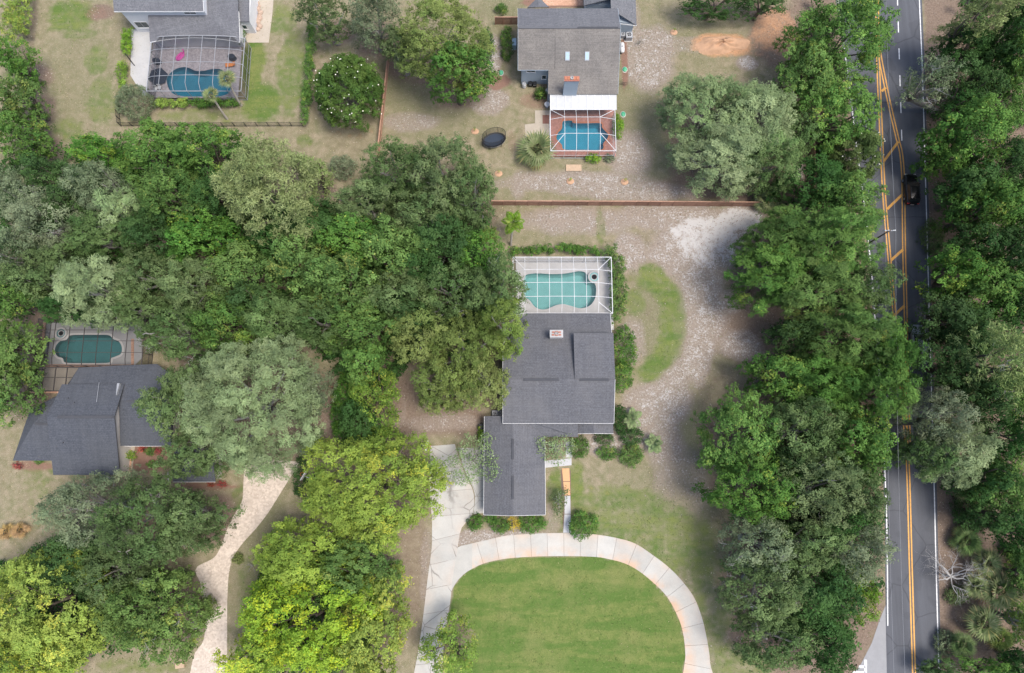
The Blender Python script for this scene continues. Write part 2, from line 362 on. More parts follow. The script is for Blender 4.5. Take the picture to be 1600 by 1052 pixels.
# ------------------------------------------------------------------ trees in view: (u, v, ru, rv, height, kind, label) in photograph pixels
TREES = [
 # west edge
 (20, 92, 30, 34, 8, 'green', 'leafy green tree at the west edge, lower end of the bright bamboo hedge'),
 (26, 150, 34, 38, 8, 'green', 'green tree on the west edge opposite the two-storey house pool, middle of the row'),
 (22, 208, 44, 40, 8, 'green', 'lowest green tree bordering the dry western lawn'),
 (66, 268, 40, 30, 9, 'deep', 'small dark tree at the bottom corner of the dry western lawn'),
 (22, 300, 42, 46, 10, 'grey', 'grey green oak on the west edge just below the dry lawn'),
 (62, 345, 56, 50, 11, 'grey', 'grey oak with pale twigs left of the olive oak cluster'),
 (16, 395, 44, 50, 11, 'grey', 'twiggy grey oak cut by the west edge halfway down'),
 (60, 430, 58, 50, 11, 'oak', 'dull green oak above the bronze pool cage corner'),
 (12, 470, 46, 40, 10, 'green', 'green tree on the west edge above the slate roofed house'),
 (14, 545, 40, 42, 9, 'green', 'green tree west of the bronze pool cage'),
 (8, 612, 40, 52, 9, 'green', 'rounded green tree beside the porch of the slate roofed house'),
 # north-west woods
 (150, 290, 52, 42, 12, 'grey', 'olive grey oak standing over the lower end of the dry western lawn'),
 (180, 330, 36, 38, 13, 'pale', 'pale oak with grey twigs beside the olive grey oak'),
 (145, 362, 48, 36, 11, 'oak', 'dull oak below the pale twiggy oak in the western wood'),
 (142, 448, 56, 56, 13, 'pale', 'pale yellowish oak north of the bronze pool cage'),
 (150, 238, 44, 28, 9, 'green', 'green tree leaning over the tip of the dry western lawn'),
 (232, 235, 56, 46, 11, 'green', 'bright green tree just south of the black picket fence corner'),
 (322, 232, 62, 48, 12, 'green', 'bright green tree covering the black picket fence by the palms'),
 (262, 300, 66, 50, 13, 'green', 'broad bright green tree in the middle of the western wood'),
 (330, 300, 44, 46, 12, 'deep', 'dark green tree tucked against the pine crown'),
 (232, 360, 50, 42, 11, 'deep', 'dark green tree in the gap south of the broad bright green tree'),
 (310, 372, 60, 44, 11, 'green', 'green tree southwest of the pine crown'),
 (225, 430, 54, 46, 11, 'oak', 'oak east of the pale yellowish oak'),
 (300, 442, 56, 48, 11, 'oak', 'oak in the wood north of the lime green sapling'),
 (372, 425, 56, 46, 11, 'green', 'green tree directly below the pine crown'),
 (412, 290, 74, 72, 16, 'pine', 'tall pine with pale puffy needle clumps'),
 (490, 270, 24, 26, 9, 'pine', 'small thin pine at the edge of the bare lawn'),
 (270, 522, 58, 44, 11, 'oak', 'oak with bare grey twigs overhanging the bronze pool cage'),
 (345, 505, 48, 40, 10, 'green', 'green tree right of the twiggy oak by the bronze pool cage'),
 (384, 532, 22, 26, 8, 'lime', 'lime green sapling showing above the great pale oak'),
 (430, 500, 54, 46, 11, 'oak', 'dull oak north of the great pale oak'),
 # central wood
 (620, 262, 60, 52, 12, 'oak', 'dull green oak left of the trampoline, over the orange fence end'),
 (690, 268, 60, 62, 13, 'oak', 'large dull oak next to the trampoline'),
 (735, 295, 44, 50, 12, 'oak', 'dull oak over the west end of the long wooden fence'),
 (572, 318, 58, 40, 11, 'oak', 'dull oak at the foot of the bare lawn'),
 (660, 335, 60, 40, 12, 'oak', 'oak in the row just above the central wood'),
 (480, 345, 56, 44, 11, 'deep', 'dark green tree right of the pine crown'),
 (545, 370, 58, 46, 12, 'green', 'green tree in the upper part of the central wood'),
 (468, 410, 58, 50, 12, 'green', 'green tree at the western side of the central wood'),
 (610, 395, 58, 50, 12, 'green', 'green tree in the heart of the central wood'),
 (530, 440, 60, 48, 13, 'green', 'lumpy green tree south of the heart of the central wood'),
 (690, 380, 56, 48, 12, 'deep', 'dark tree behind the twiggy oak near the white pool cage'),
 (748, 395, 46, 42, 10, 'green', 'thin green tree beside the leaning palms'),
 (622, 458, 60, 46, 12, 'oak', 'oak in the lower middle of the central wood'),
 (700, 448, 56, 48, 12, 'oak', 'oak with bare grey twigs left of the white pool cage'),
 (778, 450, 52, 50, 12, 'oak', 'green oak reaching over the white pool cage'),
 (500, 500, 58, 42, 11, 'oak', 'oak at the southern rim of the central wood'),
 (560, 510, 56, 38, 11, 'green', 'green tree at the southern rim of the central wood'),
 (655, 525, 50, 46, 11, 'olive', 'olive oak above the brown clearing'),
 (722, 548, 66, 62, 13, 'olive', 'big lumpy olive oak over the west side of the charcoal roof'),
 (787, 502, 44, 46, 13, 'olive', 'olive oak crown overlapping the chimneyed roof corner'),
 (690, 600, 52, 42, 10, 'olive', 'low olive oak at the edge of the brown clearing'),
 (752, 592, 40, 46, 11, 'olive', 'olive oak crown touching the western eave of the charcoal roof'),
 (568, 565, 36, 36, 10, 'green', 'rounded green tree south of the central wood'),
 (585, 622, 40, 44, 8, 'lime', 'bright green leafy tree above the yellow green laurel'),
 (556, 660, 32, 40, 7, 'deep', 'dark shrubby tree between the great pale oak and the brown clearing'),
 # south-west
 (385, 632, 108, 102, 15, 'pale', 'great pale feathery oak shading the top of the paver driveway'),
 (268, 628, 46, 62, 11, 'oak', 'darker oak leaning over the eastern end of the slate roof'),
 (300, 705, 50, 44, 10, 'oak', 'oak between the slate garage roof and the great pale oak'),
 (478, 612, 34, 46, 10, 'grey', 'grey oak limb right of the great pale oak'),
 (580, 762, 104, 88, 11, 'yellowish', 'wide yellow green laurel right of the paver driveway'),
 (470, 868, 72, 56, 11, 'yellowish', 'green tree between the laurel and the golden flowered tree'),
 (545, 900, 70, 50, 10, 'green', 'green tree bordering the brown strip by the concrete drive'),
 (475, 975, 94, 84, 12, 'yellow', 'golden flowered tree at the bottom between the two driveways'),
 (575, 985, 64, 76, 11, 'yellow', 'yellow green tree right of the golden flowered tree'),
 (395, 1030, 50, 40, 10, 'yellow', 'golden tree cut by the bottom edge beside the paver driveway'),
 (130, 800, 66, 64, 12, 'grey', 'grey green oak south of the slate roofed house'),
 (215, 815, 76, 72, 13, 'oak', 'broad oak in front of the slate roofed house entrance'),
 (292, 815, 54, 54, 11, 'oak', 'oak overhanging the curve of the paver driveway'),
 (92, 880, 56, 46, 9, 'deep', 'dark green tree between the grey green oak and the yellow tree'),
 (62, 945, 84, 88, 12, 'yellowish', 'large yellow green tree in the bottom west corner'),
 (40, 1030, 70, 50, 11, 'yellow', 'yellow tree cut by the bottom edge in the west corner'),
 (170, 900, 56, 50, 10, 'oak', 'dull tree left of the round green tree by the paver driveway'),
 (230, 965, 80, 70, 11, 'freshgreen', 'round green tree with grey limbs left of the paver driveway'),
 (705, 1012, 38, 46, 7, 'lime', 'bright young tree on the lawn rim inside the loop driveway'),
 # north
 (505, 12, 46, 26, 10, 'oak', 'oak at the top edge right of the tall hedge'),
 (580, 22, 48, 40, 11, 'grey', 'grey oak at the top edge above the magnolia'),
 (622, 68, 30, 34, 9, 'oak', 'small oak at the upper end of the orange fence'),
 (690, 52, 78, 62, 13, 'olive', 'large yellow green tree left of the brown roofed house'),
 (712, 105, 56, 40, 11, 'green', 'green lower crown beside the red mulch bed'),
 (1120, -12, 58, 22, 7, 'deep', 'dark tree at the top edge above the orange sand pile'),
 (1198, -8, 42, 24, 7, 'deep', 'dark tree at the top edge right of the orange sand pile'),
 # lawn oak and roadside row
 (1112, 165, 66, 62, 11, 'pale', 'upper pale oak crown on the sandy lawn'),
 (1190, 190, 66, 66, 11, 'pale', 'pale oak crown nearest the roadside trees on the sandy lawn'),
 (1130, 235, 70, 54, 11, 'pale', 'lower pale oak crown above the long wooden fence'),
 (1210, 245, 46, 44, 10, 'oak', 'darker oak crown at the corner of the sandy lawn'),
 (1324, 50, 82, 64, 13, 'green', 'green roadside tree at the top hiding the yellow line'),
 (1275, 108, 54, 62, 11, 'green', 'green roadside tree left of the road at the top'),
 (1306, 168, 58, 56, 11, 'green', 'green roadside tree beside the start of the painted island'),
 (1250, 200, 34, 44, 9, 'oak', 'dull tree between the pale oaks and the roadside row'),
 (1278, 282, 54, 42, 9, 'deep', 'dark tree at the end of the long wooden fence'),
 (1335, 306, 50, 34, 11, 'green', 'green tree reaching out to the painted island'),
 (1232, 368, 60, 48, 12, 'brush', 'brushy green tree over the east end of the long wooden fence'),
 (1312, 376, 66, 54, 14, 'brush', 'tall brushy green tree at the road below the painted island'),
 (1205, 425, 62, 46, 12, 'brush', 'brushy green tree beside the white sand patch'),
 (1285, 445, 74, 54, 13, 'brush', 'brushy green tree at the lower middle of the northern roadside clump'),
 (1366, 442, 38, 40, 12, 'oak', 'dull tree hanging over the road by the wires'),
 (1328, 522, 72, 50, 14, 'brush', 'brushy light green tree reaching across the road'),
 (1398, 548, 34, 50, 13, 'brush', 'tree crown covering the double yellow line near the silver car'),
 (1222, 585, 46, 38, 11, 'green', 'green tree at the upper corner of the southern roadside clump'),
 (1300, 595, 62, 46, 12, 'brush', 'brushy green tree in the upper southern roadside clump'),
 (1385, 612, 46, 52, 13, 'brush', 'light green crown over the road south of the silver car'),
 (1165, 672, 62, 66, 12, 'green', 'clumpy green tree at the western bulge of the roadside clump'),
 (1262, 672, 66, 56, 13, 'oak', 'oak in the middle of the southern roadside clump'),
 (1340, 690, 54, 54, 13, 'green', 'green tree at the road in the southern clump'),
 (1190, 762, 68, 56, 12, 'green', 'green tree on the lawn side of the southern roadside clump'),
 (1285, 760, 76, 60, 13, 'oak', 'large oak halfway down the southern roadside clump'),
 (1345, 772, 40, 54, 12, 'oak', 'oak beside the white road edge line'),
 (1195, 852, 56, 50, 11, 'grey', 'grey green oak above the dead grey crown'),
 (1272, 852, 56, 46, 11, 'oak', 'oak between the two dead grey branch clusters'),
 (1342, 862, 56, 50, 11, 'grey', 'grey oak overhanging the road edge line'),
 (1205, 925, 66, 54, 11, 'oak', 'oak carrying dead silver branches near the loop driveway'),
 (1292, 930, 62, 54, 11, 'deep', 'dark tree beside the lime green bush at the road'),
 (1350, 930, 28, 36, 7, 'lime', 'lime green bush at the road verge'),
 (1215, 1005, 66, 50, 11, 'oak', 'oak at the bottom of the roadside clump'),
 (1290, 1012, 56, 46, 10, 'deep', 'dark tree at the bottom edge by the side street'),
 # east of the road
 (1545, 18, 52, 30, 15, 'pine', 'pine at the top edge east of the road'),
 (1590, 40, 30, 40, 13, 'deep', 'dark tree in the top east corner'),
 (1520, 70, 44, 36, 10, 'deep', 'dark tree behind the leaning pine east of the road'),
 (1462, 118, 40, 32, 12, 'grey', 'thin grey tree leaning over the right edge line of the road'),
 (1525, 130, 50, 46, 12, 'deep', 'dark tree right of the thin grey leaning tree'),
 (1585, 140, 40, 60, 12, 'green', 'green tree at the east edge level with the thin grey tree'),
 (1530, 205, 62, 50, 13, 'green', 'green tree inland of the black car'),
 (1488, 234, 36, 44, 9, 'green', 'green tree hanging over the verge ahead of the black car'),
 (1585, 250, 42, 52, 12, 'deep', 'dark tree at the east edge opposite the black car'),
 (1522, 290, 46, 44, 10, 'deep', 'dark tree on the verge beside the black car'),
 (1550, 320, 58, 50, 12, 'green', 'green tree behind the verge below the black car'),
 (1535, 376, 46, 42, 10, 'deep', 'dark tree shading the brown verge below the black car'),
 (1590, 390, 36, 52, 12, 'deep', 'dark tree at the east edge above the eastern pine'),
 (1496, 425, 44, 44, 11, 'green', 'green tree right of the road above the silver car'),
 (1555, 445, 54, 48, 12, 'green', 'green tree north of the eastern pine'),
 (1484, 490, 44, 46, 10, 'deep', 'dark tree overhanging the silver car from above'),
 (1525, 515, 50, 50, 11, 'deep', 'dark tree left of the eastern pine'),
 (1486, 570, 52, 52, 10, 'deep', 'dark tree overhanging the lane below the silver car'),
 (1572, 560, 50, 68, 16, 'pine', 'eastern pine with sparse pale needle clumps'),
 (1540, 622, 44, 42, 12, 'deep', 'dark tree beneath the eastern pine'),
 (1476, 655, 50, 48, 12, 'grey', 'pale grey oak over the right lane'),
 (1508, 705, 64, 54, 13, 'pale', 'pale feathery oak on the right verge'),
 (1456, 708, 36, 40, 11, 'oak', 'oak limb hanging over the double yellow line from the east'),
 (1590, 680, 34, 46, 12, 'deep', 'dark tree at the east edge right of the pale feathery oak'),
 (1580, 760, 42, 50, 11, 'green', 'green tree at the east edge above the palmettos'),
 (1606, 830, 32, 44, 10, 'deep', 'dark tree at the east edge beside the palmettos'),
 (1614, 900, 28, 40, 9, 'green', 'green tree at the east edge right of the dead silver tree'),
 (1612, 975, 26, 40, 8, 'olive', 'olive tree at the east edge near the bottom'),
 (1598, 92, 30, 42, 13, 'green', 'green crown at the east edge below the top corner'),
 (1562, 92, 34, 34, 11, 'deep', 'dark crown under the pine at the top east of the road'),
 (1606, 320, 36, 44, 12, 'green', 'green crown at the east edge two crowns below the black car'),
 (1606, 460, 36, 46, 12, 'deep', 'dark crown at the east edge beside the eastern pine top'),
 (1506, 165, 36, 34, 9, 'deep', 'low dark crown under the thin grey leaning tree'),
 (1608, 615, 32, 44, 12, 'green', 'green crown at the east edge below the eastern pine'),
 (1552, 748, 42, 36, 11, 'deep', 'dark crown below the pale feathery oak'),
 (1562, 806, 34, 34, 9, 'deep', 'dark crown above the palmetto group'),
 (1606, 1036, 30, 28, 7, 'deep', 'dark crown in the bottom east corner'),
 (205, 478, 46, 32, 10, 'oak', 'oak just above the east end of the bronze pool cage'),
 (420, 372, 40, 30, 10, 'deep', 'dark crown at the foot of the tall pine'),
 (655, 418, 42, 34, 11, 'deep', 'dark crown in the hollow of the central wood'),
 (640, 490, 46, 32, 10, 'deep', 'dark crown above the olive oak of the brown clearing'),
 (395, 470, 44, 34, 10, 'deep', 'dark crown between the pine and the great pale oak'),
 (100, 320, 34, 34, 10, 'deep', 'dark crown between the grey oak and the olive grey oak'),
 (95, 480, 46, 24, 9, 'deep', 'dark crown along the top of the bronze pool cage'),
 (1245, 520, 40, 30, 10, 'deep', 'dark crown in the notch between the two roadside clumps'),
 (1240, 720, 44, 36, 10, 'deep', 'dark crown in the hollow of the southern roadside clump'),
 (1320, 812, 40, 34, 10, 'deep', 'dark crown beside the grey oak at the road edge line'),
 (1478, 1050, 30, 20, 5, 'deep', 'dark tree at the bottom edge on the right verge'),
 (1552, 1052, 46, 24, 6, 'green', 'green tree at the bottom edge in the east corner'),
]

# ------------------------------------------------------------------ ground
def axis(lo, hi, step):
    a = np.arange(lo, hi+step/2, step); return np.r_[-900, -400, lo-60, lo-20, a, hi+20, hi+60, 400, 900]
GX, GY = axis(-92, 92, .5), axis(-36, 82, .5)
gx, gy = np.meshgrid(GX, GY); gx = gx.ravel(); gy = gy.ravel()
_rng = np.random.default_rng(5)
def vnoise(x, y, s, seed):
    r = np.random.default_rng(seed); g = r.random((260, 260)); X = (x/s+500) % 250; Y = (y/s+500) % 250
    i = X.astype(int); j = Y.astype(int); a = X-i; b = Y-j; a = a*a*(3-2*a); b = b*b*(3-2*b)
    return (g[j,i]*(1-a)+g[j,i+1]*a)*(1-b)+(g[j+1,i]*(1-a)+g[j+1,i+1]*a)*b
wob = (vnoise(gx, gy, 3.0, 1)-.5)*1.0+(vnoise(gx, gy, 1.2, 2)-.5)*.7       # ragged patch edges
Z = {k: np.zeros(len(gx)) for k in ('lush', 'sand', 'litter', 'orange', 'mulch', 'green')}
def ell(ch, u, v, ru, rv, val, soft=.35, rot=0.0, ragged=1.0):
    x, y, _ = P(u, v); s = SCALE(u, v); dx = gx-x; dy = gy-y; c, sn = math.cos(rot), math.sin(rot)
    a = (dx*c+dy*sn)/(ru/s); b = (-dx*sn+dy*c)/(rv/s)
    d = np.hypot(a, b)+wob*ragged*.32
    w = np.clip((1+soft-d)/(2*soft), 0, 1); w = w*w*(3-2*w)*val
    Z[ch] = np.maximum(Z[ch], w)
def poly(ch, pts, val, soft=.6, ragged=.6):
    q = np.array([P(*p)[:2] for p in pts]); n = len(q); d2 = np.full(len(gx), 1e9); ins = np.zeros(len(gx), bool)
    for i in range(n):
        a, b = q[i], q[(i+1) % n]; e = b-a
        t = np.clip(((gx-a[0])*e[0]+(gy-a[1])*e[1])/(e@e), 0, 1)
        d2 = np.minimum(d2, (gx-a[0]-t*e[0])**2+(gy-a[1]-t*e[1])**2)
        cr = ((a[1] > gy) != (b[1] > gy)) & (gx < (b[0]-a[0])*(gy-a[1])/(b[1]-a[1]+1e-12)+a[0]); ins ^= cr
    sd = np.where(ins, 1, -1)*np.sqrt(d2)+wob*ragged
    w = np.clip((sd+soft)/(2*soft), 0, 1); Z[ch] = np.maximum(Z[ch], w*w*(3-2*w)*val)

INNER = [(699,940),(707,920),(716,906),(732,892),(753,881.6),(781,874.5),(813,871),(866,869),(926,870),(955,874.5),(979,881.6),(1000.6,894),(1022,911.7),
         (1041,931),(1055.5,956),(1066,984),(1070.7,1019.5),(1069,1040),(1065,1064)]
OUTER = [(700,862),(721,853),(735,850),(764,843),(792,837),(834,834),(870,833),(898,833.5),(933,835.6),(969,842),(993.6,850),(1018,866),(1043,885),(1064,906),
         (1084,933),(1096,963),(1103,991),(1108.5,1023),(1110,1040),(1118,1064)]
poly('lush', INNER[1:]+[(1050,1120),(690,1120)], 1.0, .25, .1)
ell('lush', 1020, 850, 130, 60, .62); ell('lush', 960, 800, 100, 45, .6); ell('lush', 1120, 960, 60, 110, .55); ell('lush', 900, 760, 14, 45, .75); ell('lush', 868, 765, 14, 34, .7)
ell('lush', 1150, 1030, 70, 50, .55); ell('green', 1110, 800, 60, 90, .6)
poly('lush', [(998,411),(1024,412),(1049,431),(1067,457),(1077,492),(1077,520),(1067,553),(1048,580),(1019,600),(998,598),(995,578),(1012,558),(1026,535),(1031,508),(1026,480),(1012,458),(994,442)], .74, .9, .5)
ell('green', 1005, 500, 32, 70, .9)
ell('lush', 992, 470, 16, 26, .6); ell('lush', 938, 352, 8, 34, .55); ell('lush', 985, 430, 12, 16, .4)
ell('lush', 110, 25, 40, 32, .72); ell('lush', 125, 52, 30, 14, .5); ell('lush', 150, 95, 20, 26, .55); ell('lush', 160, 160, 30, 44, .55); ell('lush', 105, 205, 30, 24, .55); ell('green', 120, 120, 60, 110, .45)
ell('lush', 80, 160, 14, 20, .3); ell('lush', 396, 100, 18, 60, .85); ell('lush', 412, 160, 34, 36, .8); ell('lush', 455, 110, 24, 90, .62); ell('lush', 430, 30, 40, 30, .6); ell('lush', 320, 180, 80, 14, .5)
ell('lush', 475, 220, 16, 12, .55); ell('lush', 500, 60, 40, 40, .35); ell('green', 640, 130, 60, 46, .8); ell('green', 690, 180, 90, 40, .55); ell('green', 780, 14, 40, 24, .9); ell('green', 785, 45, 20, 30, .6)
ell('green', 1020, 180, 40, 140, .6); ell('green', 1090, 60, 40, 60, .55); ell('green', 880, 280, 100, 24, .5); ell('green', 800, 300, 40, 40, .5)
ell('lush', 62, 745, 30, 40, .42); ell('lush', 55, 800, 30, 30, .3); ell('green', 410, 880, 40, 130, .8); ell('lush', 385, 900, 18, 50, .4); ell('lush', 372, 780, 12, 30, .55); ell('lush', 215, 1042, 70, 14, .5)
ell('green', 1080, 660, 60, 110, .75); ell('green', 1040, 760, 70, 60, .6); ell('green', 1000, 120, 60, 120, .7); ell('green', 930, 290, 130, 24, .7); ell('green', 1120, 440, 70, 50, .35); ell('green', 1130, 560, 40, 40, .5); ell('green', 860, 370, 60, 14, .5)
# white sand and pale leaf litter
ell('sand', 1110, 372, 78, 52, 1.0, .6); ell('sand', 1150, 345, 44, 22, 1.0); ell('sand', 1060, 400, 50, 40, .62); ell('sand', 1095, 460, 44, 70, .72); ell('sand', 1078, 540, 36, 60, .72)
ell('sand', 1040, 620, 40, 44, .7); ell('sand', 1000, 640, 30, 40, .62); ell('sand', 1035, 690, 40, 44, .55); ell('sand', 1065, 760, 50, 70, .40); ell('sand', 1160, 540, 34, 26, .72); ell('sand', 1140, 470, 24, 22, .7)
ell('sand', 985, 535, 26, 46, .5); ell('sand', 985, 400, 26, 40, .62); ell('sand', 900, 345, 110, 26, .5); ell('sand', 1040, 340, 100, 22, .6); ell('sand', 1110, 930, 12, 40, .5); ell('sand', 1112, 1030, 9, 36, .5)
ell('sand', 1015, 90, 44, 60, .66); ell('sand', 990, 60, 16, 60, .5); ell('sand', 985, 245, 40, 40, .6); ell('sand', 900, 285, 120, 22, .62); ell('sand', 1000, 300, 120, 16, .62); ell('sand', 765, 158, 34, 26, .72)
ell('sand', 640, 190, 46, 16, .5); ell('sand', 770, 90, 14, 40, .8); ell('sand', 1168, 100, 16, 12, .8); ell('sand', 1090, 70, 60, 14, .4); ell('sand', 810, 290, 14, 30, .5); ell('sand', 1250, 268, 9, 30, .8)
ell('sand', 668, 900, 14, 70, .45); ell('sand', 866, 790, 14, 40, .6); ell('sand', 790, 838, 70, 12, .7); ell('sand', 735, 845, 22, 18, .7); ell('sand', 946, 690, 40, 24, .6); ell('sand', 712, 930, 12, 30, .4)
ell('sand', 350, 885, 8, 60, .5); ell('sand', 330, 945, 20, 22, .35); ell('sand', 505, 650, 20, 40, .3); ell('sand', 620, 640, 16, 30, .45); ell('sand', 690, 660, 60, 16, .4)
# brown litter and bare ground
ell('litter', 700, 655, 80, 30, .75); ell('litter', 630, 640, 30, 50, .8); ell('litter', 640, 900, 34, 110, .55); ell('litter', 510, 640, 24, 60, .85); ell('litter', 1190, 520, 70, 70, .8); ell('litter', 1140, 620, 60, 60, .45)
ell('litter', 1110, 560, 40, 60, .3); ell('litter', 1160, 290, 130, 26, .9); ell('litter', 1060, 380, 110, 50, .35); ell('litter', 1000, 420, 60, 100, .3); ell('litter', 1220, 60, 50, 60, .8); ell('litter', 1265, 250, 20, 60, .9)
ell('litter', 560, 215, 60, 30, .3); ell('litter', 500, 120, 20, 80, .4); ell('litter', 900, 340, 140, 24, .35); ell('litter', 1060, 740, 60, 60, .3); ell('litter', 1130, 830, 30, 60, .35)
poly('litter', [(1442,-60),(1700,-60),(1800,1200),(1470,1200),(1466,1052),(1450,460)], .95, .5, .3)
poly('litter', [(1230,-60),(1320,-60),(1338,217),(1362,420),(1384,748),(1388,980),(1330,1100),(1180,1052),(1150,700),(1210,520),(1230,300)], .8, 2.0, 1.0)
ell('litter', 100, 20, 60, 8, .0); ell('litter', 155, 20, 26, 14, .9, .35); ell('litter', 48, 60, 8, 80, .5)
# orange soil, red mulch
ell('orange', 1128, 70, 46, 20, .8); ell('orange', 1212, 48, 36, 44, .6); ell('orange', 1195, 75, 30, 24, .35); ell('orange', 560, 208, 50, 14, .3); ell('orange', 930, 735, 40, 30, .16); ell('orange', 930, 765, 26, 16, .22)
ell('mulch', 776, 126, 24, 16, 1.0); ell('mulch', 838, 158, 34, 18, .55); ell('mulch', 975, 100, 6, 50, .85); ell('mulch', 800, 222, 10, 26, .45); ell('mulch', 868, 4, 60, 10, .9)
ell('mulch', 235, 712, 46, 30, .95); ell('mulch', 55, 728, 40, 10, .7); ell('mulch', 330, 760, 50, 8, .7); ell('mulch', 845, 250, 36, 12, .3); ell('mulch', 150, 22, 22, 14, .5)
for (u, v, ru, rv, h, kd, lb) in TREES:
    x, y, _ = P(u, v, h*.6); s = SCALE(u, v, h*.6)
    d = np.hypot((gx-x)/(ru/s), (gy-y)/(rv/s))+wob*.3
    Z['litter'] = np.maximum(Z['litter'], np.clip((1.15-d)/.6, 0, 1)*.85)
    k = np.clip((1.05-d)/.5, 0, 1)
    Z['sand'] *= 1-.7*k; Z['lush'] *= 1-.6*k

Z['sand'] *= 1-.9*np.clip(Z['lush'], 0, 1)
t = NT('ground_cover'); co = t.coord()
za = t.n('Attribute', attribute_name='zone_a'); zb = t.n('Attribute', attribute_name='zone_b')
sa = t.n('SeparateXYZ'); t.l(za.outputs['Vector'], sa.inputs[0]); sb = t.n('SeparateXYZ'); t.l(zb.outputs['Vector'], sb.inputs[0])
n_big, n_mid, n_fine, n_tiny = t.noise(.16, 5, .6, co), t.noise(.9, 6, .65, co), t.noise(3.6, 5, .7, co), t.noise(11, 4, .75, co)
dry = t.mix(t.ramp(n_mid, [(.36, 0.0), (.62, 1.0)]), (.315,.265,.185), (.178,.176,.094))
mp2 = t.n('Mapping'); mp2.inputs['Scale'].default_value = (.95, .05, 1); mp2.inputs['Rotation'].default_value = (0, 0, -.04); t.l(co, mp2.inputs[0])
dry = t.mix(t.ramp(t.noise(1.0, 2, .5, mp2.outputs[0]), [(.46, 0.0), (.60, .4)]), dry, (.21,.18,.115))
dry = t.mix(t.math('MULTIPLY', sb.outputs[2], t.ramp(n_fine, [(.3, .35), (.6, 1.0)])), dry, (.165,.170,.090))
dry = t.mix(t.ramp(n_fine, [(.5, 0.0), (.66, .6)]), dry, (.37,.315,.235))
dry = t.mix(t.ramp(n_tiny, [(.36, .8), (.52, 0.0)]), dry, (.12,.10,.06))
def zone(mask, edge, lo, hi):
    """mask broken up by noise"""
    return t.ramp(t.math('ADD', mask, t.math('MULTIPLY', t.math('SUBTRACT', edge, .5), .9)), [(lo, 0.0), (hi, 1.0)])
lit = t.mix(t.ramp(n_fine, [(.35, 0.0), (.65, 1.0)]), (.145,.105,.080), (.235,.178,.136))
lit = t.mix(t.ramp(n_tiny, [(.55, 0.0), (.68, .6)]), lit, (.33,.28,.24))
col = t.mix(zone(sa.outputs[2], n_mid, .25, .75), dry, lit)
lushA = t.mix(t.ramp(n_mid, [(.35, 0.0), (.65, 1.0)]), (.105,.155,.040), (.170,.200,.060))
mp = t.n('Mapping'); mp.inputs['Scale'].default_value = (.06, .42, 1); mp.inputs['Rotation'].default_value = (0, 0, .03); t.l(co, mp.inputs[0])
lushA = t.mix(t.ramp(t.noise(1.0, 3, .5, mp.outputs[0]), [(.46, 0.0), (.52, .9)]), lushA, (.088,.150,.034))
lushA = t.mix(t.ramp(n_big, [(.5, 0.0), (.7, .6)]), lushA, (.22,.215,.085))
lushA = t.mix(t.ramp(n_tiny, [(.34, .75), (.52, 0.0)]), lushA, (.055,.085,.022))
lushA = t.mix(t.ramp(t.noise(.45, 5, .7, co), [(.50, 0.0), (.70, .40)]), lushA, (.17,.185,.065))
lushA = t.mix(t.ramp(n_fine, [(.56, 0.0), (.74, .5)]), lushA, (.25,.26,.11))
col = t.mix(zone(sa.outputs[0], n_mid, .30, .78), col, lushA)
# thin pale sand: brown ground showing through fine white grains, more of them towards the middle of a patch
sm = t.math('ADD', t.math('POWER', sa.outputs[1], 1.1), t.math('MULTIPLY', t.math('SUBTRACT', n_big, .5), .5))
sm = t.math('MULTIPLY', sm, t.ramp(sa.outputs[1], [(.02, 0.0), (.25, 1.0)]))
thin = t.mix(t.ramp(n_fine, [(.35, 0.0), (.65, 1.0)]), (.212,.170,.142), (.298,.250,.210))
col = t.mix(t.ramp(sm, [(.10, 0.0), (.50, .85)]), col, thin)
grain = t.math('ADD', t.math('MULTIPLY', t.noise(4.2, 3, .75, co, .5), .62), t.math('MULTIPLY', n_mid, .38))
spk = t.math('MULTIPLY', t.math('SUBTRACT', t.math('ADD', grain, t.math('MULTIPLY', sm, .20)), .628), 9.0, clamp=True)
spk = t.math('MULTIPLY', spk, t.ramp(sm, [(.08, 0.0), (.35, .9)]))
full = t.ramp(t.math('ADD', sm, t.math('MULTIPLY', t.math('SUBTRACT', n_mid, .5), .9)), [(.78, 0.0), (1.05, .9)])
col = t.mix(t.math('MAXIMUM', spk, full), col, t.mix(n_tiny, (.38,.36,.34), (.54,.525,.51)))
col = t.mix(zone(sb.outputs[1], n_fine, .35, .7), col, t.mix(n_tiny, (.14,.080,.060), (.30,.19,.145)))
col = t.mix(zone(sb.outputs[0], n_mid, .30, .85), col, t.mix(n_fine, (.36,.18,.09), (.58,.34,.20)))
t.color(col); t.rough(.97); t.b.inputs['Specular IOR Level'].default_value = .1
t.bump(t.math('ADD', n_fine, t.math('MULTIPLY', n_tiny, .6)), .55, .08)

